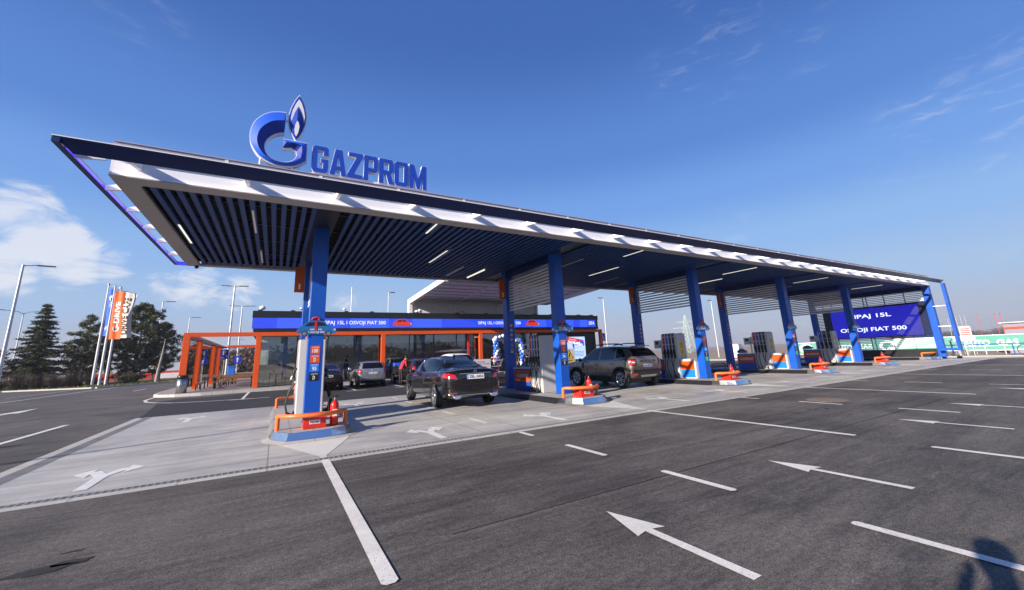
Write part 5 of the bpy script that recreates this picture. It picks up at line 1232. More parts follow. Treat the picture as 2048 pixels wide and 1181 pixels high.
hatch('parked_car', 'silver hatchback parked nose in to the shop between two dark cars', (4.98, 26.9, 0), -.02, CARP_H, 4.0, .83, 1.50)
hatch('parked_car', 'black saloon seen from behind just right of the number 1 column', (2.45, 26.2, 0), 0, CARP_K, 4.55, .86, 1.46, boot=True, plate='BG 1204-MM')
c3 = hatch('parked_car', 'black estate car parked right of the silver hatchback', (7.62, 26.0, 0), .06, CARP_K, 4.6, .88, 1.52, plate='BG 776-KL')
c4 = hatch('white_van', 'white van with a loaded roof rack parked behind the dark saloon', (9.62, 24.7, 0), .0, CARP_W, 4.5, .90, 1.74)
mb = MB()
for sx in (-.62, .62): mb.tube([(sx, -1.6, 1.86), (sx, 1.0, 1.86)], .02, STEEL, 6)
mb.build('roof_rack', c4.t)
for yy in (-1.5, -.7, .1, .9):
    mb = MB(); mb.tube([(-.66, yy, 1.885), (.66, yy, 1.885)], .018, STEEL, 6); mb.build('rack_bar', c4.t)
mb = MB()
for sx in (-.25, .15): mb.box(sx-.02, sx+.02, -1.9, 1.1, 1.91, 1.97, STEEL)
for q in range(10): mb.box(-.23, .13, -1.8+q*.3, -1.77+q*.3, 1.93, 1.96, STEEL)
mb.build('ladder', c4.t)
hatch('parked_car', 'silver grey car facing the road beyond the black saloon', (3.70, 29.4-1.4, 0), math.pi, CARP_SG, 4.0, .80, 1.45, plate='PA 018-TT') if False else None
# ------------------------------------------------------------------ lamps, masts, flags, signs
def street_lamp(x, y, h, lab, arms=((1, 0),), r=.09, armlen=1.1, z0=0.0, curved=False, head=.75):
    t = thing('street_lamp', lab, 'street lamp', (x, y, z0), 0, 'street lamps around the station')
    c = MB(); c.tube([(0, 0, 0), (0, 0, h*.5), (0, 0, h)], [r, r*.8, r*.6], GALV, 8); c.build('pole', t)
    for ax, ay in arms:
        c = MB()
        if curved: c.tube([(0, 0, h-.25), (ax*armlen*.3, ay*armlen*.3, h+.15), (ax*armlen, ay*armlen, h+.35)], .045, GALV, 6)
        else: c.tube([(0, 0, h-.08), (ax*armlen, ay*armlen, h+.05)], .05, GALV, 6)
        c.build('arm', t)
        c = MB(); e = Vector((ax*armlen, ay*armlen, h+(.35 if curved else .05))); d_ = Vector((ax, ay, .04)); n_ = Vector((-ay, ax, 0))*.16
        p = [e-n_, e+n_, e+d_*head+n_*.7, e+d_*head-n_*.7]; c.raw([q+Vector((0, 0, .04)) for q in p]+[q-Vector((0, 0, .05)) for q in p], [(0, 1, 2, 3), (7, 6, 5, 4), (0, 4, 5, 1), (1, 5, 6, 2), (2, 6, 7, 3), (3, 7, 4, 0)], mat('lamp_head_grey', (.12, .12, .13), .5), False)
        c.build('lamp_head', t)
    return t
street_lamp(-21.7, 55.94, 12, 'tall street lamp with one flat arm, nearest the left edge of the picture', ((.93, .36),), .16, .9, head=1.2)
street_lamp(-37.3, 99.4, 12, 'street lamp with two curved arms behind the lamp at the left edge', ((.93, .36), (-.93, -.36)), .12, 2.0, curved=True, head=1.0)
street_lamp(-5.37, 63.8, 12, 'tall double armed street lamp rising behind the orange pergola', ((.95, .1), (-.93, .15)), .15, .5, head=1.1)
street_lamp(-5.76, 85.1, 12, 'double armed street lamp just right of and beyond the tallest one behind the pergola', ((.95, .1), (-.93, .15)), .15, .5, head=1.6)
street_lamp(-15.9, 81.3, 12, 'single armed street lamp showing above the crown of the broad pine', ((1, .1),), .13, .4, head=1.1)
street_lamp(-16.1, 106.1, 12, 'single armed street lamp just left of the pergola corner', ((1, .1),), .14, .4, head=1.4)
street_lamp(-13.0, 191.3, 12, 'distant double armed street lamp seen through the pergola', ((1, .1), (-1, 0)), .16, .6, head=1.6)
street_lamp(12.0, 52.1, 10, 'slim street lamp rising above the shop roof near the white roof frame', ((1, .1),), .08, .2, head=.6)
street_lamp(43.5, 46.6, 9.5, 'street lamp right of the shop beside the blue pedestrian sign', ((-.9, .2),), .12, .1, head=.9)
street_lamp(50.6, 33.4, 7.5, 'slim floodlight mast between the third and fourth islands', ((-.8, .2),), .10, .05, head=.6)
t = thing('roof_mast', 'thin white antenna mast standing up above the shop roof', 'mast', (7.96, 54.9, 0)); c = M(t); c.tube([(7.96, 54.9, 0), (7.96, 54.9, 11)], .06, WHITE2, 6); part(c, 'pole', t)
c = M(t); c.lathe([(0, 0), (.3, 0), (.3, .1), (0, .12)], (7.96, 54.9, 0), BLACKS, seg=8); part(c, 'base', t)
street_lamp(-22.3, 5.6, 9, 'street lamp standing left of the concrete apron, outside the picture', ((.9, .3),), .10, .6, head=.8)
# flags
FB_ = mat('flag_blue', (.02, .14, .62), .7, var=.12, vscale=.8); FO_ = mat('flag_orange', (.85, .14, .02), .7, var=.12, vscale=.8); FW_ = mat('flag_white', (.70, .67, .62), .7, var=.1, vscale=.8); FK_ = mat('flag_print', (.10, .04, .02), .8)
for i, (fxp, fyp, h, m, nm, lab) in enumerate(((-18.75, 67.96, 12.2, FB_, 'blue', 'blue flag with a white flame sign on the left flagpole'), (-17.70, 66.28, 11.7, FO_, 'orange', 'orange flag with white slanted lettering on the middle flagpole'), (-17.90, 69.2, 12.0, FW_, 'white', 'off-white flag with dark script lettering on the right flagpole'))):
    t = thing('flagpole', 'tall white flagpole carrying the '+nm+' flag', 'flagpole', (fxp, fyp, 0), 0, 'flagpoles in front of the pines')
    c = M(t); c.tube([(fxp, fyp, 0), (fxp, fyp, h*.45)], [.13, .11], WHITE2, 8); c.tube([(fxp, fyp, h*.45), (fxp, fyp, h)], [.10, .07], WHITE2, 8); part(c, 'pole', t)
    c = M(t); c.sphere((fxp, fyp, h+.1), .13, STEEL); part(c, 'finial', t)
    c = M(t); c.tube([(fxp, fyp, h-.3), (fxp+1.2, fyp+.4, h-.45)], .03, WHITE2, 5); part(c, 'top_arm', t)
    f = thing('flag', lab, 'flag', (fxp, fyp, 6), 0, 'advertising flags')
    c = M(f); c.smooth = True; nx, nz = 8, 22; W_, Z1, Z0 = (1.15, 1.2, 1.75)[i], h-.4, h-6.3
    def fp(u, v): 
        tw = .07*math.sin(v*7+i)*u*(1-v*.3)+.05*math.sin(u*9+v*3+i*2)
        return (fxp+.12+u*W_*(.92+.08*math.sin(v*5+i)), fyp-.05-u*.35*W_+tw*1.2, Z0+(Z1-Z0)*v-.25*u*(v))
    c.raw([fp(a/nx, b_/nz) for b_ in range(nz+1) for a in range(nx+1)], [(j*(nx+1)+k, j*(nx+1)+k+1, (j+1)*(nx+1)+k+1, (j+1)*(nx+1)+k) for j in range(nz) for k in range(nx)], m)
    cl_ = part(c, 'cloth', f)
    c = M(f)
    def put(txt, v0, v1, u0, u1, m2):
        vs, fs, ar = text_polys(txt, .03); P = []
        for a, b_ in vs:   # lettering reads upwards
            x_, y_, z_ = fp(u1-b_*(u1-u0), v0+a*(v1-v0)); P.append((x_, y_-.03, z_))
        c.raw(P, fs, m2, False)
    if i == 1: put('G-DRIVE', .15, .78, .25, .75, TXTW)
    elif i == 2: put('DRIVE CAFE', .08, .88, .25, .72, FK_)
    else:
        for pts in (EMB['GO'][::2]+EMB['GI'][::-2], EMB['FO']):
            c.raw([(lambda q: (q[0]+.02, q[1]-.05, q[2]))(fp(.5+(x+.2)*.62, .80+(z-6.1)*.115)) for x, z in pts], [tuple(range(len(pts)))], TXTW, False)
        put('GAZPROM', .60, .72, .30, .7, TXTW)
        for q in range(5):
            u, v = (.2, .45), (.65, .38); c.raw([(lambda w_: (w_[0]+.02, w_[1]-.05, w_[2]))(fp(.15+.17*q+du, .12+.07*(q % 3)+dv)) for du, dv in ((0, 0), (.16, .03), (.14, .09), (.02, .06))], [(0, 1, 2, 3)], CYANL if q % 2 else TXTW, False)
    part(c, 'print', cl_)
# signs
def sign_post(name, lab, x, y, h, z0=0):
    t = thing(name, lab, 'sign', (x, y, z0)); c = M(t); c.tube([(x, y, z0), (x, y, h)], .03, GALV, 6); part(c, 'post', t); return t
SGB = mat('sign_blue', (.012, .05, .55), .4)
t = sign_post('parking_sign', 'blue parking sign with a white P beside the pergola tables', -3.92, 44, 3.02, .15)
c = M(t); c.box(-4.22, -3.66, 43.93, 43.97, 2.48, 3.04, SGB); c.box(-4.22, -3.66, 43.93, 43.97, 2.22, 2.46, SGB); c.text('P', (-4.07, 43.93, 2.58), *FR, .26, .36, TXTW, .05); c.text('REZERVISANO', (-4.17, 43.93, 2.3), *FR, .46, .08, TXTW, .01); part(c, 'plate', t)
t = sign_post('round_arrow_sign', 'round blue mandatory direction sign with a white arrow behind the pergola', -3.32, 49.5, 2.6, 0)
c = M(t); c.poly3((-3.32, 49.44, 2.2), *FR, circ(0, 0, .38, 24), .02, SGB); c.poly3((-3.32, 49.42, 2.2), *FR, [(-.05, -.25), (.05, -.25), (.05, .06), (.14, .04), (0, .27), (-.14, .04), (-.05, .06)], .01, TXTW); part(c, 'plate', t)
t = sign_post('parking_sign', 'blue parking sign with a white P partly hidden by the nearest column', 1.72, 29.6, 3.15, .15)
c = M(t); c.box(1.35, 2.15, 29.53, 29.57, 2.35, 3.15, SGB); c.text('P', (1.55, 29.53, 2.48), *FR, .40, .54, TXTW, .05); part(c, 'plate', t)
t = sign_post('pedestrian_sign', 'square blue pedestrian crossing sign right of the shop', 29.4, 32.2, 3.3, 0)
c = M(t); c.box(29.0, 29.8, 32.13, 32.17, 2.5, 3.3, SGB); c.poly3((29.4, 32.13, 2.85), *FR, [(-.3, -.22), (.3, -.22), (0, .33)], .01, TXTW); c.poly3((29.4, 32.12, 2.82), *FR, [(-.05, -.16), (0, -.04), (.06, -.16), (.09, -.16), (.03, 0), (.03, .12), (-.03, .12), (-.03, 0), (-.08, -.16)], .01, BLACKS); part(c, 'plate', t)
# litter bin
t = thing('litter_bin', 'cylindrical brushed steel litter bin with a black rim by the front orange post', 'litter bin', (-4.60, 30.45, .15))
c = M(t); c.lathe([(0, 0), (.25, 0), (.25, .86), (0, .86)], (-4.60, 30.45, .15), STEEL, seg=20); part(c, 'body', t)
c = M(t); c.lathe([(.255, .80), (.265, .80), (.265, .97), (.14, 1.0), (.14, .88), (0, .88)], (-4.60, 30.45, .15), BLACKS, seg=20); part(c, 'rim', t)
# bins, containers and barriers at the left rear
def crate_box(name, lab, cat, x0, x1, y0, y1, z0, z1, m, m2, grp=None):
    t = thing(name, lab, cat, ((x0+x1)/2, (y0+y1)/2, z0), 0, grp); c = M(t); c.bbox(x0, x1, y0, y1, z0, z1-.12, m, .04); part(c, 'body', t)
    c = M(t); c.bbox(x0-.05, x1+.05, y0-.05, y1+.05, z1-.118, z1, m2, .05); part(c, 'lid', t)
    for k in range(int((x1-x0)/1.0)): 
        c = M(t); c.box(x0+.3+k*1.0, x0+.38+k*1.0, y0-.03, y0-.002, z0+.1, z1-.2, m2); part(c, 'rib', t)
BLU2 = mat('container_blue', (.02, .16, .62), .5, var=.1); YL2 = mat('container_yellow', (.78, .62, .03), .5, var=.1); RD2 = mat('barrier_red', (.62, .05, .03), .5, var=.15)
crate_box('waste_container', 'bright blue waste container beyond the outdoor tables', 'container', -4.74, -4.07, 58, 58.8, .6, 1.65, BLU2, BLU2)
crate_box('skip_container', 'yellow container seen through the front clear panel of the pergola', 'container', -10.45, -9.75, 70, 72, .0, 2.2, YL2, YL2)
crate_box('skip_container', 'small yellow container right of the larger one behind the pergola', 'container', -9.5, -8.7, 70, 72, 0, 2.15, YL2, YL2)
for i in range(5):
    x0 = -28.6+i*3.1; t = thing('road_barrier', 'red and white plastic road barrier in the row behind the pines', 'barrier', (x0, 104, 0), 0, 'red and white barriers behind the pines')
    c = M(t); c.prism([(x0, 103.7), (x0+2.9, 103.7), (x0+2.9, 104.3), (x0, 104.3)], 0, .9 if i < 3 else 1.0, RD2 if i < 3 else WHITE2); part(c, 'block', t)
    c = M(t); c.prism([(x0+.1, 103.85), (x0+2.8, 103.85), (x0+2.8, 104.15), (x0+.1, 104.15)], .902, 1.4, RD2); part(c, 'top', t)
# white shed far left
t = thing('low_white_building', 'low white building at the far left edge behind the lamp', 'building', (-76, 150, 0))
c = M(t); c.box(-86, -66, 150, 158, 0, 6.2, WHITE2); part(c, 'wall', t); c = M(t); c.box(-86.3, -65.7, 149.7, 158.3, 6.2, 6.5, GALV); part(c, 'roof', t)
for k in range(5): c = M(t); c.box(-84+k*3.6, -82+k*3.6, 149.9, 149.99, 2.5, 4, CARGL); part(c, 'window', t)
# balloon arch at the entrance
BB = mat('balloon_blue', (.03, .16, .62), .3, coat=.5); BW = mat('balloon_white', (.80, .80, .82), .3, coat=.5)
t = thing('balloon_arch', 'blue and white balloon arch round the shop entrance behind the second island', 'balloon arch', (16.7, 29.6, .15))
rng = random.Random(5); protos = {}
for m in (BB, BW):
    me = MB(); me.sphere((0, 0, 0), .14, m, 10, 7, (1, 1, 1.12)); o = me.build('balloon', t); protos[m] = o; o.location = (-1.25, 0, .3)
pathp = [(-1.2, .2), (-1.25, .9), (-1.2, 1.6), (-1.15, 2.2), (-1.2, 2.7), (-.6, 2.85), (0, 2.6), (.5, 2.45), (.95, 2.55), (1.25, 2.2), (1.25, 1.5), (1.3, .9), (1.3, .3)]
for i in range(96):
    f = i/95*(len(pathp)-1); k = min(len(pathp)-2, int(f)); f -= k
    x = pathp[k][0]*(1-f)+pathp[k+1][0]*f; z = pathp[k][1]*(1-f)+pathp[k+1][1]*f
    a = i*2.4; o = protos[BB if (i % 3) else BW].copy(); C.objects.link(o); o.parent = t; s_ = rng.uniform(.8, 1.12)
    o.location = (x+.13*math.cos(a), .13*math.sin(a), z+.05*math.sin(a*1.7)); o.scale = (s_, s_, s_)
# promo stands, crates, floor sign
t = thing('promo_poster_stand', 'white promotional counter with printed front left of the balloon arch', 'stand', (13.9, 29.0, .15))
c = M(t); c.bbox(13.2, 14.6, 28.8, 29.3, .16, 1.25, PUMPW, .02); part(c, 'counter', t)
c = M(t); c.text('AKCIJA', (13.4, 28.795, 1.0), *FR, .7, .1, REDP, .02); c.text('SIPAJ I OSVOJI', (13.35, 28.795, .84), *FR, 1.1, .1, BLUE, .01); c.poly3((13.9, 28.797, .45), *FR, [(0, 0), (.3, .12), (.3, .25), (0, .25)], .003, REDP); part(c, 'print', t)
t = thing('bottle_rack', 'tiered rack of dark red bottles beside the balloon arch', 'rack', (15.0, 28.9, .15))
for q in range(3): c = M(t); c.box(14.7, 15.5, 28.8, 29.2, .2+q*.45, .24+q*.45, PUMPW); part(c, 'shelf', t)
for q in range(3):
    for k in range(6):
        c = M(t); c.lathe([(0, 0), (.04, 0), (.045, .2), (.015, .27), (.015, .33), (0, .33)], (14.77+k*.13, 29.0, .242+q*.45), mat('bottle_red', (.30, .03, .02), .2), seg=8); part(c, 'bottle', t)
t = thing('floor_warning_sign', 'white and yellow warning board with a black triangle left of the off-roader', 'sign', (19.6, 25.2, 0))
c = M(t); c.box(18.95, 20.05, 25.15, 25.2, .45, 1.75, PUMPW); c.box(19.05, 19.95, 25.14, 25.148, .55, .98, YEL); part(c, 'board', t)
c = M(t); c.poly3((19.5, 25.148, 1.02), *FR, [(-.42, 0), (.42, 0), (0, .68)], .004, BLACKS); c.poly3((19.5, 25.142, 1.06), *FR, [(-.33, 0), (.33, 0), (0, .55)], .004, YEL); c.poly3((19.5, 25.136, 1.1), *FR, [(-.07, .02), (.07, .05), (.02, .2), (.1, .28), (0, .36), (-.05, .24)], .003, BLACKS)
c.text('OPREZ', (19.2, 25.139, .80), *FR, .6, .12, BLACKS, .02); c.text('KLIZAVO', (19.15, 25.139, .60), *FR, .7, .12, BLACKS, .02); part(c, 'print', t)
for xx in (19.0, 19.9): c = M(t); c.box(xx, xx+.08, 25.1, 25.3, 0, .45, BLACKS); part(c, 'foot', t)
t = thing('barrier_rail', 'black and yellow striped low barrier under the warning board', 'barrier', (20.5, 26.0, 0))
c = M(t)
for k in range(12): c.box(18.6+k*.35, 18.95+k*.35, 26.0, 26.1, .30, .48, YEL if k % 2 else BLACKS)
part(c, 'rail', t)
for xx in (18.7, 20.6, 22.6): c = M(t); c.box(xx, xx+.08, 26.0, 26.1, 0, .30, BLACKS); part(c, 'foot', t)
# ------------------------------------------------------------------ right background
t = thing('banner_fence', 'long pale green banner with white lettering on a fence beyond the end wall', 'banner', (50, 12, 0))
TEAL = mat('banner_green', (.09, .34, .265), .6, var=.05)
B0, B1 = Vector((49.4, 24, 0)), Vector((51.2, 3.2, 0)); bd = (B1-B0).normalized(); bn = Vector((-1, -.08, 0)).normalized(); Lb = (B1-B0).length
c = M(t); c.plate(B0+Z*.22, bd, Z, bn, Lb, 1.12, .03, TEAL); c.plate(B0+Z*1.342, bd, Z, bn, Lb, .05, .03, WHITE2); c.plate(B0+Z*.17, bd, Z, bn, Lb, .045, .03, WHITE2); bn_ = part(c, 'sheet', t)
c = M(t)
for s0, tx, w in ((13.05, 'AUTO', 1.5), (14.9, 'GAS', 1.15), (4.0, 'AUTO', 1.5), (5.9, 'GAS', 1.15)): c.text(tx, B0+bd*s0+Z*.52, bd, Z, bn, w, .5, TXTW, .03, .034)
for s0 in (17.0, 8.2, 1.5):
    c.poly3(B0+bd*s0+Z*.78, bd, Z, bn, [(a*1.25, b_) for a, b_ in circ(0, 0, .5, 24)], .036, TXTW); c.poly3(B0+bd*s0+Z*.78, bd, Z, bn, [(a*1.1, b_*.9) for a, b_ in circ(0, 0, .36, 24)], .040, mat('banner_logo_green', (.02, .28, .20), .5))
part(c, 'print', bn_)
for k in range(8):
    c = M(t); p = B0+bd*(.3+k*2.9)-bn*.05; c.tube([p, p+Z*1.45], .03, GALV, 6); part(c, 'post', t)
def railf(name, lab, p0, p1, zs, m, n, z0=0, r=.03, h=None):
    t = thing(name, lab, 'railing', tuple((Vector(p0)+Vector(p1))/2)); p0, p1 = Vector(p0), Vector(p1)
    for z in zs: c = M(t); c.tube([p0+Z*z, p1+Z*z], r, m, 6); part(c, 'rail', t)
    for k in range(n+1): c = M(t); p = p0.lerp(p1, k/n); c.tube([p+Z*z0, p+Z*(h or max(zs))], r, m, 6); part(c, 'post', t)
railf('blue_railing', 'single blue rail on posts running right beyond the end wall', (42.6, 10.5, 0), (42.2, 3.5, 0), (.78,), mat('rail_blue', (.02, .10, .45), .4), 2, r=.035)
railf('white_railing', 'low white tubular railing beyond the kerb at the right edge', (44.6, 9.6, 0), (44.2, 4.0, 0), (.30, .62), WHITE2, 6, r=.022)
for i, yy in enumerate((10.1, 9.75, 9.4, 9.05)):
    t = thing('bicycle_stand', 'thin steel hoop post in the row right of the end wall', 'stand', (42.1, yy, 0), 0, 'steel hoop posts beyond the end wall')
    c = M(t); c.tube([(42.1, yy, 0), (42.1, yy, 1.1), (42.1, yy-.06, 1.2), (42.1, yy-.25, 1.2), (42.1, yy-.3, 1.1), (42.1, yy-.3, 0)], .025, GALV, 6); part(c, 'hoop', t)
    c = M(t); c.box(42.05, 42.15, yy-.05, yy+.05, 0, .04, BLACKS); part(c, 'foot', t)
for i, (x, y, h, m, nm) in enumerate(((58.6, 12.8, 3.3, GALV, 'white'), (58.7, 12.5, 3.35, GALV, 'white'), (58.7, 12.2, 3.3, GALV, 'white'), (56.5, 12.9, 3.0, GALV, 'white'))):
    t = thing('flag_mast', 'thin bare white mast beyond the green banner', 'mast', (x, y, 0), 0, 'white masts beyond the banner'); c = M(t); c.tube([(x, y, -.6), (x, y, h)], .018, m, 6); part(c, 'pole', t); c = M(t); c.sphere((x, y, h), .05, m, 6, 5); part(c, 'finial', t)
for i, (x, y, h) in enumerate(((58.9, 11.43, 3.3), (59.1, 10.33, 3.3), (59.2, 10.0, 3.3))):
    t = thing('red_mast', 'thin bare red mast rising beyond the green banner, '+['left one by itself', 'left of the close pair', 'right of the close pair'][i], 'mast', (x, y, 0), 0, 'red masts beyond the banner'); c = M(t); c.tube([(x, y, -.6), (x, y, h)], .018, RD2, 6); part(c, 'pole', t); c = M(t); c.sphere((x, y, h), .05, RD2, 6, 5); part(c, 'finial', t)
t = thing('pink_notice_board', 'pale pink and white notice board on legs beyond the end wall', 'notice board', (45.5, 9.7, 0))
c = M(t); c.plate((45.6, 9.95, 1.38), -Y_, Z, -X, .62, .75, .03, mat('notice_pink', (.72, .52, .54), .6, var=.1, vscale=8)); c.plate((45.5, 10.4, 1.02), -Y_, Z, -X, 1.2, .34, .03, TXTW); part(c, 'board', t)
for yy in (10.3, 9.35): c = M(t); c.tube([(45.65, yy, 0), (45.65, yy, 1.3)], .025, GALV, 6); part(c, 'leg', t)
c = M(t)
for q in range(4): c.plate((45.56, 9.9, 1.48+q*.14), -Y_, Z, -X, .5, .05, .003, REDP)
part(c, 'print', t)
t = thing('distant_red_roofed_shed', 'distant pale shed with a red band at the right edge of the picture', 'building', (120, 17, 0))
c = M(t); c.box(118, 130, 8, 20, -2.3, 3.3, mat('shed_wall', (.24, .25, .30), .7)); part(c, 'wall', t); c = M(t); c.box(117.9, 118, 8, 20, 2.2, 2.6, RD2); part(c, 'band', t); c = M(t); c.box(117.6, 130.4, 7.6, 20.4, 3.3, 3.5, GALV); part(c, 'roof', t)
# yellow and grey parked bicycles seen as small frames
for i, yy in enumerate((6.2, 5.4)):
    t = thing('bicycle', 'bicycle with a yellow bag leaning at the white railing' if i == 0 else 'dark bicycle right of the one with a yellow bag', 'bicycle', (43.5, yy, 0))
    for q, dy in enumerate((-.5, .5)):
        c = M(t)
        P = [(43.5, yy+dy+.33*math.cos(a*math.pi/8), .34+.33*math.sin(a*math.pi/8)) for a in range(17)]; c.tube(P, .02, BLACKR, 5); part(c, 'wheel', t)
    c = M(t); c.tube([(43.5, yy-.5, .34), (43.5, yy-.15, .34), (43.5, yy-.25, .8), (43.5, yy+.3, .85), (43.5, yy+.5, .34)], .018, STEEL if i else BLACKS, 5); c.tube([(43.5, yy-.15, .34), (43.5, yy+.3, .85), (43.5, yy+.32, 1.0)], .018, BLACKS, 5); part(c, 'frame', t)
    c = M(t); c.sphere((43.5, yy-.27, .86), .1, YEL if i == 0 else BLACKS, 8, 6, (.8, 1.3, .8)); part(c, 'saddle', t)
# white lorry far away
t = thing('white_lorry', 'distant white articulated lorry on the road between the third and fourth islands', 'lorry', (95, 58, -2.2), rz=math.radians(-62))
c = MB(); c.bbox(-1.25, 1.25, -1.2, 1.1, .9, 3.3, WHITE2, .2); c.bbox(-1.2, 1.2, 1.1, 1.6, .8, 1.9, WHITE2, .1); c.build('cab', t)
c = MB(); c.quad((-1.0, 1.11, 2.1), (1.0, 1.11, 2.1), (1.0, 1.11, 2.9), (-1.0, 1.11, 2.9), CARGL); c.quad((-1.26, -.4, 2.1), (-1.26, .8, 2.1), (-1.26, .8, 2.8), (-1.26, -.4, 2.8), CARGL); c.build('windscreen', t)
c = MB(); c.box(-1.27, 1.27, -14.5, -1.6, 1.2, 3.9, WHITE2); c.build('trailer', t)
for yy in (.6, -4.5, -11.3, -12.6, -13.9):
    for sx in (-1.1, 1.1): c = MB(); c.lathe([(0, -.15), (.42, -.15), (.5, -.1), (.5, .1), (.42, .15), (0, .15)], (sx, yy, .5), TYRE, axis='x', seg=14); c.build('wheel', t)
# lattice pylon
PYG = mat('pylon_pale_green', (.46, .58, .50), .6)
t = thing('lattice_pylon', 'pale green lattice electricity pylon far behind the third island', 'pylon', (241, 180, -2.3))
c = MB(); Hh = 25.5
def pw(z): return 3.0*(1-z/Hh)**1.1+.35
lv = [0, 4, 7.5, 10.5, 13, 15, 17, 19, 21, 23, Hh]
for a, b_ in zip(lv[:-1], lv[1:]):
    wa, wb = pw(a), pw(b_)
    for sx, sy in ((1, 1), (-1, 1), (-1, -1), (1, -1)):
        c.tube([(sx*wa, sy*wa, a), (sx*wb, sy*wb, b_)], .14, PYG, 4, False)
        nx_, ny_ = (-sy, sx); qx, qy = (sx, sy)
        c.tube([(qx*wa, qy*wa, a), (nx_*wb, ny_*wb, b_)], .09, PYG, 4, False); c.tube([(nx_*wa, ny_*wa, a), (qx*wb, qy*wb, b_)], .09, PYG, 4, False)
c.build('tower', t)
for z, w in ((12.8, 6.5), (17, 8.5), (21, 5.5)):
    c = MB()
    for s_ in (-1, 1):
        u = Vector((.6, -.8, 0))*s_; c.tube([Vector((0, 0, z+.5)), u*w+Z*z], .1, PYG, 4, False); c.tube([Vector((0, 0, z-.5)), u*w+Z*z], .1, PYG, 4, False)
        for q in (.3, .6, .85): c.tube([u*w*q+Z*(z+.5*(1-q)), u*w*q+Z*(z-.5*(1-q))], .07, PYG, 4, False)
    c.build('cross_arm', t)
wires = thing('power_lines', 'thin power lines strung from the green pylon to the left', 'power lines', (241, 180, 15))
for z, w in ((12.8, -6.5), (17, -8.5), (21, -5.5), (21, 5.5), (17, 8.5)):
    c = M(wires); u = Vector((.6, -.8, 0))*w; A = Vector((241, 180, z-2.3))+u; B = A+Vector((-150, 190, 6)); P = [A.lerp(B, q/12)-Z*(4*6*(q/12)*(1-q/12)) for q in range(13)]; c.tube(P, .035, mat('wire_grey', (.30, .31, .34), .6), 4, False); part(c, 'wire', wires)
# ------------------------------------------------------------------ vegetation
NEED = mat('pine_needles', (.036, .046, .014), .7, var=.45, vscale=1.3); NEED2 = mat('spruce_needles', (.028, .042, .020), .7, var=.4, vscale=1.5)
NEEDL = mat('pine_needles_light', (.085, .092, .026), .7, var=.4, vscale=1.2)
BARK = mat('bark', (.13, .10, .08), .9, var=.3, vscale=6, bump=.5, bscale=20); TWIG = mat('bare_twigs', (.085, .062, .046), .9, var=.3, vscale=2); BRNLEAF = mat('brown_shrub', (.10, .075, .03), .8, var=.35, vscale=2)
def tuft(vs, fs, c, r, rng, n, flat=.7):
    for _ in range(n):
        d_ = Vector((rng.gauss(0, 1), rng.gauss(0, 1), rng.gauss(0, flat))).normalized(); p = c+d_*r*rng.uniform(.25, 1)
        a = Vector((rng.uniform(-1, 1), rng.uniform(-1, 1), rng.uniform(-.2, 1))).normalized(); b_ = a.cross(d_)
        if b_.length < .1: continue
        b_ = b_.normalized(); s_ = rng.uniform(.09, .2); k = len(vs)
        vs += [p-b_*s_*.35, p+b_*s_*.35, p+a*s_*1.6+d_*s_*.6]; fs.append((k, k+1, k+2))
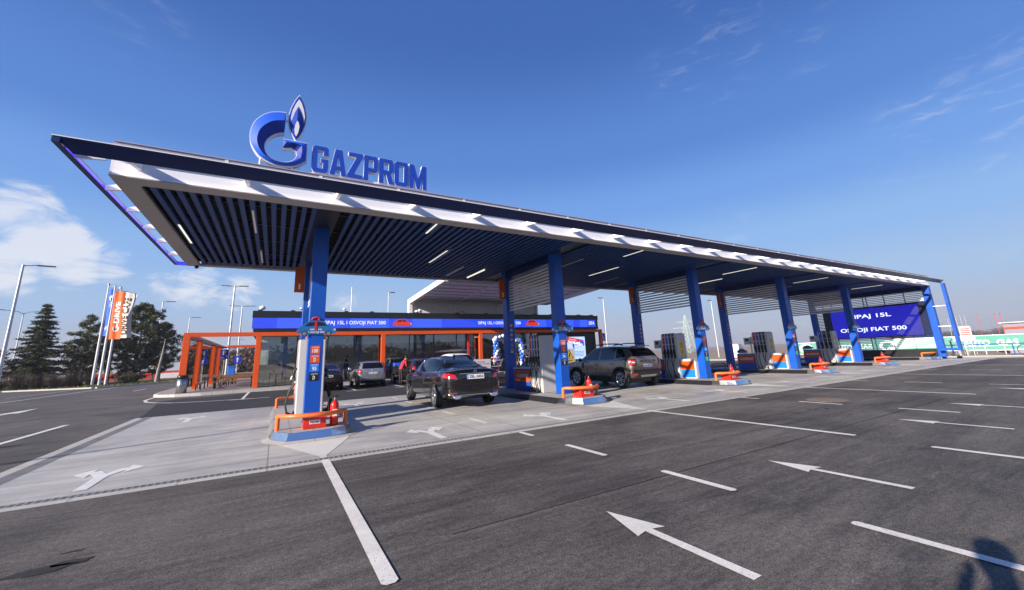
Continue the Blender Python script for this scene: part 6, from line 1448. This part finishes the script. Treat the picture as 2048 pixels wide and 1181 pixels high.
def conifer(lab, x, y, h, rad0, seed, spruce=False, dens=1.0, base=.12, mat_=None):
    rng = random.Random(seed); t = thing('spruce_tree' if spruce else 'pine_tree', lab, 'tree', (x, y, 0))
    c = MB(); lean = Vector((rng.uniform(-.02, .02), rng.uniform(-.02, .02), 1)); pts = [lean*(h*q/6)+Vector((.06*rng.uniform(-1, 1), .06*rng.uniform(-1, 1), 0)) for q in range(7)]
    c.tube(pts, [h*.022*(1-q/6.6)+.02 for q in range(7)], BARK, 8); c.build('trunk', t)
    limb = MB(); vs = []; fs = []; v2 = []; f2 = []
    if spruce:
        z = h*base
        while z < h*.985:
            f = (z-h*base)/(h*(1-base)); R = rad0*(1-f)**.85*rng.uniform(.75, 1.12)+.15; nb = max(4, int(9*(1-f*.5)*dens)); a0 = rng.uniform(0, 6.28)
            for q in range(nb):
                if rng.random() < .14: continue
                a = a0+q*6.283/nb+rng.uniform(-.25, .25); r_ = R*rng.uniform(.7, 1.15); u = Vector((math.cos(a), math.sin(a), 0)); p0 = Vector((0, 0, z)); p1 = p0+u*r_+Z*(-.16*r_+.10*r_*rng.uniform(-1, 1)); 
                limb.tube([p0, (p0+p1)/2-Z*.05*r_, p1], [.035, .02, .008], BARK, 4, False)
                m_ = int(3+r_*4)
                for w in range(m_):
                    g = (w+.6)/m_; c_ = p0.lerp(p1, g)-Z*.06*r_*math.sin(g*3); A, B = (vs, fs) if rng.random() < .6 else (v2, f2); tuft(A, B, c_+Vector((rng.uniform(-.1, .1), rng.uniform(-.1, .1), 0)), .16+.16*(1-g)*r_*.5, rng, int(20*dens), .35)
            z += h*.040*rng.uniform(.8, 1.2)
    else:
        nl = int(26*dens)
        for q in range(nl):
            f = (q+.5)/nl; z = h*(base+(1-base)*f**.9); a = q*2.4+rng.uniform(-.4, .4); R = rad0*(math.sin(math.pi*min(1, f*.80+.20))**.7)*rng.uniform(.7, 1.15)
            u = Vector((math.cos(a), math.sin(a), 0)); p0 = Vector((0, 0, z-.25*R)); p1 = Vector((0, 0, z))+u*R+Z*rng.uniform(-.05, .28)*R
            limb.tube([p0, p0.lerp(p1, .5)-Z*.06*R, p1], [.10*(1-f)+.03, .05, .015], BARK, 5, False)
            for w in range(5+int(R*1.6)):
                g = rng.uniform(.32, .92); c_ = p0.lerp(p1, g)+Vector((rng.gauss(0, .32), rng.gauss(0, .32), rng.gauss(.1, .2)))*R*.45
                A, B = (v2, f2) if (c_.z > z and rng.random() < .75) else (vs, fs); tuft(A, B, c_, rng.uniform(.26, .46), rng, int(52*dens), .7)
    c = MB(); c.raw(vs, fs, mat_ or (NEED2 if spruce else NEED), False); 
    if f2: c.raw(v2, f2, NEEDL, False)
    c.build('crown', t); limb.build('branches', t); return t
conifer('tall pointed spruce with drooping branches at the left of the tree group', -24.9, 71.5, 10.2, 3.0, 3, True, 1.3)
conifer('slender dark pine between the pointed spruce and the flagpoles', -22.2, 76.5, 9.2, 2.5, 8, False, 1.0)
conifer('low spreading pine in front of the slender one beside the flagpoles', -22.0, 74.5, 6.2, 2.6, 18, False, .8, .1)
conifer('broad dark pine with the largest crown right of the flagpoles', -16.9, 76.5, 10.9, 4.1, 12, False, 1.7)
conifer('second broad pine merging with the largest crown on its left side', -20.6, 80, 8.2, 2.8, 23, False, .8)
conifer('rounded lower pine at the right flank of the largest crown', -15.0, 80, 8.6, 2.7, 33, False, 1.1, .2)
conifer('small rounded pine standing apart near the pergola', -13.6, 96, 6.0, 2.1, 41, False, .7, .35)
conifer('small bushy pine at the far left foot of the spruce', -28.4, 71.5, 4.6, 2.2, 51, False, .6, .1, BRNLEAF)
def bush(lab, x, y, h, r, seed, m=TWIG, name='bare_shrub', leaf=None, grp='bare shrubs under the trees', n=260):
    rng = random.Random(seed); t = thing(name, lab, 'shrub', (x, y, 0), 0, grp); c = MB()
    for q in range(n):
        a = rng.uniform(0, 6.28); rr = r*rng.uniform(0, 1)**.6; p0 = Vector((rr*.35*math.cos(a), rr*.35*math.sin(a), 0)); p1 = Vector((rr*math.cos(a), rr*math.sin(a), h*rng.uniform(.45, 1)*(1-.35*rr/r)))
        s_ = .016; pm = p0.lerp(p1, .5)+Vector((rng.gauss(0, .08), rng.gauss(0, .08), .1)); b_ = Vector((-math.sin(a+1), math.cos(a+1), 0))*s_
        c.raw([p0-b_, p0+b_, pm+b_*.8, pm-b_*.8, p1], [(0, 1, 2, 3), (3, 2, 4)], m, False)
        for w in range(3):
            p2 = pm.lerp(p1, rng.random()); p3 = p2+Vector((rng.gauss(0, .2), rng.gauss(0, .2), rng.uniform(.05, .35))); c.raw([p2-b_*.6, p2+b_*.6, p3], [(0, 1, 2)], m, False)
    c.build('stems', t)
    if leaf:
        vs = []; fs = []
        for q in range(60): a = rng.uniform(0, 6.28); rr = r*rng.uniform(.2, .9); tuft(vs, fs, Vector((rr*math.cos(a), rr*math.sin(a), h*rng.uniform(.3, .9))), .3, rng, 22, .8)
        c = MB(); c.raw(vs, fs, leaf, False); c.build('leaves', t)
bl = 'leafless brown shrub in the thicket under the spruce and pines'
for i, (x, y) in enumerate([(-31.5, 70), (-29.5, 68.6), (-27.8, 68.2), (-26.2, 67.4), (-24.4, 67.0), (-22.8, 66.8), (-21.2, 66.4), (-25, 69.6), (-28.4, 70.6), (-23, 70), (-19.9, 66.6), (-19.5, 71.0)]):
    bush(bl, x, y, 2.3+.4*math.sin(i*2.1), 1.25, 60+i)
bush('low dark green leafy bush at the foot of the largest pine', -15.6, 68.2, 1.3, 1.2, 80, leaf=NEED, name='leafy_shrub', grp=None)
# leaning bare trunk beside the kerb
t = thing('tree_stump', 'bare pale leaning dead trunk standing at the kerb right of the pines', 'tree trunk', (-12.6, 66.5, 0)); c = MB(); c.tube([(0, 0, 0), (.05, .1, 1.6), (.18, .2, 3.2), (.28, .3, 5.4)], [.22, .17, .12, .03], mat('pale_bark', (.30, .26, .22), .9, var=.3, vscale=5), 8); c.build('trunk', t)
c = MB(); c.tube([(.08, .1, 1.2), (-.2, 0, 2.6)], [.05, .02], BARK, 5); c.build('side_stem', t)
# far tree belt: nobody could count it
rng = random.Random(77); vs = []; fs = []
def belt(x0, y0, x1, y1, n, h, z0=0):
    for q in range(n):
        f = rng.random(); x = x0+(x1-x0)*f+rng.gauss(0, 2); y = y0+(y1-y0)*f+rng.gauss(0, 4); hh = h*(.6+.4*mnoise.noise(Vector((x*.08, y*.05, 0)))+rng.uniform(-.15, .15))
        for w in range(70):
            p = Vector((x+rng.gauss(0, hh*.35), y+rng.gauss(0, hh*.3), z0+hh*rng.uniform(.05, 1))); s_ = hh*.05; k = len(vs)
            vs.extend([p+Vector((rng.gauss(0, s_), rng.gauss(0, s_), rng.gauss(0, s_))) for _ in range(3)]); fs.append((k, k+1, k+2))
belt(-14, 150, 30, 150, 420, 8.5); belt(30, 150, 62, 190, 160, 4.0, -.3)
belt(-120, -95, 160, -110, 900, 10)  # unseen belt behind the camera, added to darken the shop glass reflection
c = MB(); c.raw(vs, fs, mat('winter_hedge', (.10, .060, .045), .95, var=.4, vscale=.15), False); o = c.build('distant_and_added_scrub'); prop(o, 'brown leafless scrub belt along the horizon behind the shop and pergola', 'woodland', kind='stuff')  # also holds the added unseen belt behind the camera
vs = []; fs = []; belt(560, 70, 620, 190, 500, 12, -3); belt(420, 40, 480, 110, 320, 9, -3)
c = MB(); c.raw(vs, fs, mat('far_wood', (.075, .075, .078), .95, var=.25, vscale=.05), False); o = c.build('far_woodland'); prop(o, 'dark low woodland line on the horizon at the far right', 'woodland', kind='stuff')
# grass tufts on the verge
rng = random.Random(6); vs = []; fs = []
for q in range(9000):
    x = rng.uniform(-34, -12); y = rng.uniform(62, 80)
    if y < 63.5+max(0, (x+24))*-.45 and x > -24: pass
    if x > -24 and y < 63-(x+24)*.62+.8 and x < -15.4: continue
    if x > -15.4 and y < 58+(x+15.4)*1.4+1.5: continue
    z = .05; a = rng.uniform(0, 6.28); s_ = .05; k = len(vs); hh = rng.uniform(.06, .22)
    vs += [Vector((x-s_*math.cos(a), y-s_*math.sin(a), z)), Vector((x+s_*math.cos(a), y+s_*math.sin(a), z)), Vector((x+rng.gauss(0, .05), y+rng.gauss(0, .05), z+hh))]; fs.append((k, k+1, k+2))
c = MB(); c.raw(vs, fs, mat('grass_blades', (.11, .115, .035), .9, var=.4, vscale=1), False); o = c.build('grass_tufts'); prop(o, 'short rough grass on the verge under the trees', 'grass', kind='stuff')

# ------------------------------------------------------------------ people
SKIN = mat('skin', (.48, .27, .19), .55); HAIRD = mat('hair_dark', (.03, .018, .012), .6)
def skin_body(name, verts, edges, radii, root, parts, parent, sub=1):
    me = bpy.data.meshes.new(name); me.from_pydata(verts, edges, []); o = bpy.data.objects.new(name, me); C.objects.link(o)
    o.modifiers.new('k', 'SKIN'); sd = me.skin_vertices[0].data
    for i, r in enumerate(radii): sd[i].radius = r if isinstance(r, tuple) else (r, r); sd[i].use_root = (i == root)
    s_ = o.modifiers.new('s', 'SUBSURF'); s_.levels = s_.render_levels = sub
    bpy.context.view_layer.update(); nm = bpy.data.meshes.new_from_object(o.evaluated_get(bpy.context.evaluated_depsgraph_get())); bpy.data.objects.remove(o)
    b_ = bpy.data.objects.new(name, nm); C.objects.link(b_); b_.parent = parent
    for m in parts['mats']: nm.materials.append(m)
    for p in nm.polygons: p.material_index = parts['pick'](p.center); p.use_smooth = True
    return b_
def person(lab, x, y, z, rz, top, trou, hair=HAIRD, hairlen=.0, arms='down', bend=0., sc=1., grp=None, lean=0., holds=None):
    t = thing('person', lab, 'person', (x, y, z), rz, grp); V = []; E_ = []; R_ = []
    def add(p, r, par=None):
        V.append(tuple(Vector(p)*sc)); R_.append((r[0]*sc, r[1]*sc) if isinstance(r, tuple) else r*sc)
        if par is not None: E_.append((par, len(V)-1))
        return len(V)-1
    def bd(p):
        # forward bend of everything above the hips
        p = Vector(p)
        if bend and p.z > .95: q = p-Vector((0, 0, .95)); a = bend; p = Vector((q.x, q.y*math.cos(a)+q.z*math.sin(a), -q.y*math.sin(a)+q.z*math.cos(a)))+Vector((0, 0, .95))
        return p
    pel = add((0, 0, .97), (.155, .115)); w1 = add(bd((0, 0, 1.12)), (.135, .10), pel); ch = add(bd((0, -.005, 1.32)), (.165, .115), w1); sh = add(bd((0, 0, 1.43)), (.12, .09), ch)
    nk = add(bd((0, .0, 1.53)), .052, sh); h1 = add(bd((0, .015, 1.61)), (.075, .088), nk); h2 = add(bd((0, .02, 1.70)), (.078, .095), h1)
    joints = {}
    for s_ in (-1, 1):
        hp = add((s_*.095, 0, .90), .095, pel); kn = add((s_*.10, .02 if s_ > 0 else .04, .50), .062, hp); an = add((s_*.105, -.01, .09), .043, kn); add((s_*.115, .13, .035), (.042, .03), an)
        s0 = add(bd((s_*.18, 0, 1.40)), .062, sh)
        if arms == 'down': P = [bd((s_*.235, -.01, 1.13)), bd((s_*.245, .06, .90)), bd((s_*.25, .08, .82))]
        elif arms == 'camera': P = [Vector((s_*.27, .12, 1.20)), Vector((s_*.13, .14, 1.42)), Vector((s_*.09, .13, 1.50))]
        elif arms == 'front': P = [bd((s_*.23, .06, 1.14)), bd((s_*.14, .30, 1.12)), bd((s_*.10, .37, 1.14))]
        else: P = [Vector((s_*.24, .22, 1.10)), Vector((s_*.22, .42, 1.0)), Vector((s_*.22, .49, .98))]
        el_ = add(P[0], .044 if arms != 'camera' else .062, s0); wr = add(P[1], .028 if arms != 'camera' else .04, el_); pm = add(P[2], (.032, .018), wr); dr = (Vector(P[2])-Vector(P[1])).normalized(); sdv = dr.cross(Vector((0, 1, 0)) if abs(dr.y) < .8 else Z).normalized(); cu = sdv.cross(dr)
        for q, (o_, ln) in enumerate(((-.027, .065), (-.010, .078), (.009, .073), (.026, .057))):
            f0 = add(Vector(P[2])+sdv*o_+dr*.035, .009, pm); f1 = add(Vector(P[2])+sdv*o_+dr*(.035+ln*.55)+cu*.010, .008, f0); add(Vector(P[2])+sdv*o_*1.02+dr*(.035+ln)+cu*.028, .007, f1)
        th = add(Vector(P[2])-sdv*.036*s_+dr*.0, .010, pm); add(Vector(P[2])-sdv*.056*s_+dr*.036+cu*.012, .008, th)
    hc = bd((0, .02, 1.68))*sc; wz = .93*sc
    hands = [Vector(V[i]) for i in range(len(V)) if R_[i] == ((.032*sc, .018*sc)) ]
    def pick(c_):
        if (c_-hc).length < .165*sc and c_.z > (bd((0, 0, 1.50))*sc).z-.02: return 2
        for h_ in hands:
            if (c_-h_).length < .13*sc: return 2
        if c_.z < .10*sc: return 3
        if c_.z < wz and abs(c_.x) < .21*sc: return 1
        return 0
    b_ = skin_body('body', V, E_, R_, 0, {'mats': [top, trou, SKIN, BLACKS], 'pick': pick}, t)
    mb = MB(); hp_ = bd((0, .0, 1.70))*sc
    mb.sphere((hp_.x, hp_.y-.012*sc, hp_.z+.035*sc), .105*sc, hair, 12, 8, (.86, 1.05, .92)); 
    if hairlen: mb.sphere((hp_.x, hp_.y-.06*sc, hp_.z-.08*sc-hairlen*.3), .10*sc, hair, 12, 8, (.9, .6, 1.2+hairlen*4))
    mb.build('hair', t)
    mb = MB(); f = bd((0, .115, 1.66))*sc; fwd = (bd((0, .5, 1.66))-bd((0, .0, 1.66))).normalized(); up = (bd((0, 0, 1.76))-bd((0, 0, 1.56))).normalized()
    mb.sphere(tuple(f-up*.0), .016*sc, SKIN, 6, 5, (.8, 1.2, 1.3))
    for s_ in (-1, 1): mb.sphere(tuple(f+X*s_*.03*sc+up*.026*sc-fwd*.018*sc), .009*sc, BLACKS, 6, 4); mb.sphere(tuple(f+X*s_*.085*sc-fwd*.09*sc+up*.0), .02*sc, SKIN, 6, 5, (.5, 1, 1.4))
    mb.sphere(tuple(f-up*.045*sc-fwd*.016*sc), .014*sc, mat('lips', (.40, .12, .10), .5), 6, 4, (1.5, .6, .5)); mb.build('face', t)
    return t
def cloth(n_, c_): return mat('cloth_'+n_, c_, .85, var=.12, vscale=8)
KD = cloth('black', (.02, .02, .024)); RED_ = cloth('red', (.50, .03, .035)); ORG_ = cloth('orange', (.75, .22, .10)); NAVY_ = cloth('navy', (.03, .04, .10)); GRY_ = cloth('grey', (.12, .12, .13)); BRN_ = cloth('brown', (.16, .07, .045)); TAN_ = cloth('tan', (.45, .33, .22))
person('person in a red top and dark trousers bending beside the black estate car', 6.55, 24.9, 0, -1.2, RED_, KD, arms='fwd', bend=.55)
person('long-haired woman in an orange top standing by the balloon arch entrance', 15.55, 27.3, 0, 2.6, ORG_, KD, HAIRD, .16, arms='front')
person('person in black standing just right of the woman in orange', 16.35, 28.2, 0, 2.9, KD, KD, arms='down')
person('person in a brown jacket behind the counter at the shop entrance', 16.95, 29.0, .15, 2.9, BRN_, KD, arms='down')
person('person in a dark jacket among the balloons right of the entrance', 17.8, 28.7, .15, 3.1, NAVY_, GRY_, arms='front')
person('person in a maroon top leaning over a table behind the shop window', 3.3, 33.0, .16, 2.4, cloth('maroon', (.14, .03, .035)), KD, arms='fwd', bend=.35)
person('person in black standing behind the shop window in the first bay', 4.5, 32.3, .16, 2.0, KD, KD, arms='down')
t = person('photographer in dark clothes with both hands raised at the face, casting a shadow', -.13, -.20, 0, -.53, KD, GRY_, arms='camera', sc=1.0)

# ------------------------------------------------------------------ air
hz = MB(); hz.box(-1500, 1500, -600, 1500, -5, 24.5, PUMPW); ho = hz.build('haze')
hm = bpy.data.materials.new('haze'); hm.use_nodes = True; ht = hm.node_tree; ht.nodes.clear()
ho_ = ht.nodes.new('ShaderNodeOutputMaterial'); pv = ht.nodes.new('ShaderNodeVolumePrincipled')
pv.inputs['Color'].default_value = (.86, .86, .94, 1); pv.inputs['Density'].default_value = .00035; pv.inputs['Anisotropy'].default_value = .2
ht.links.new(pv.outputs[0], ho_.inputs['Volume'])
ho.data.materials.clear(); ho.data.materials.append(hm); prop(ho, 'thin pale winter haze lying over the plain', 'haze', kind='stuff')
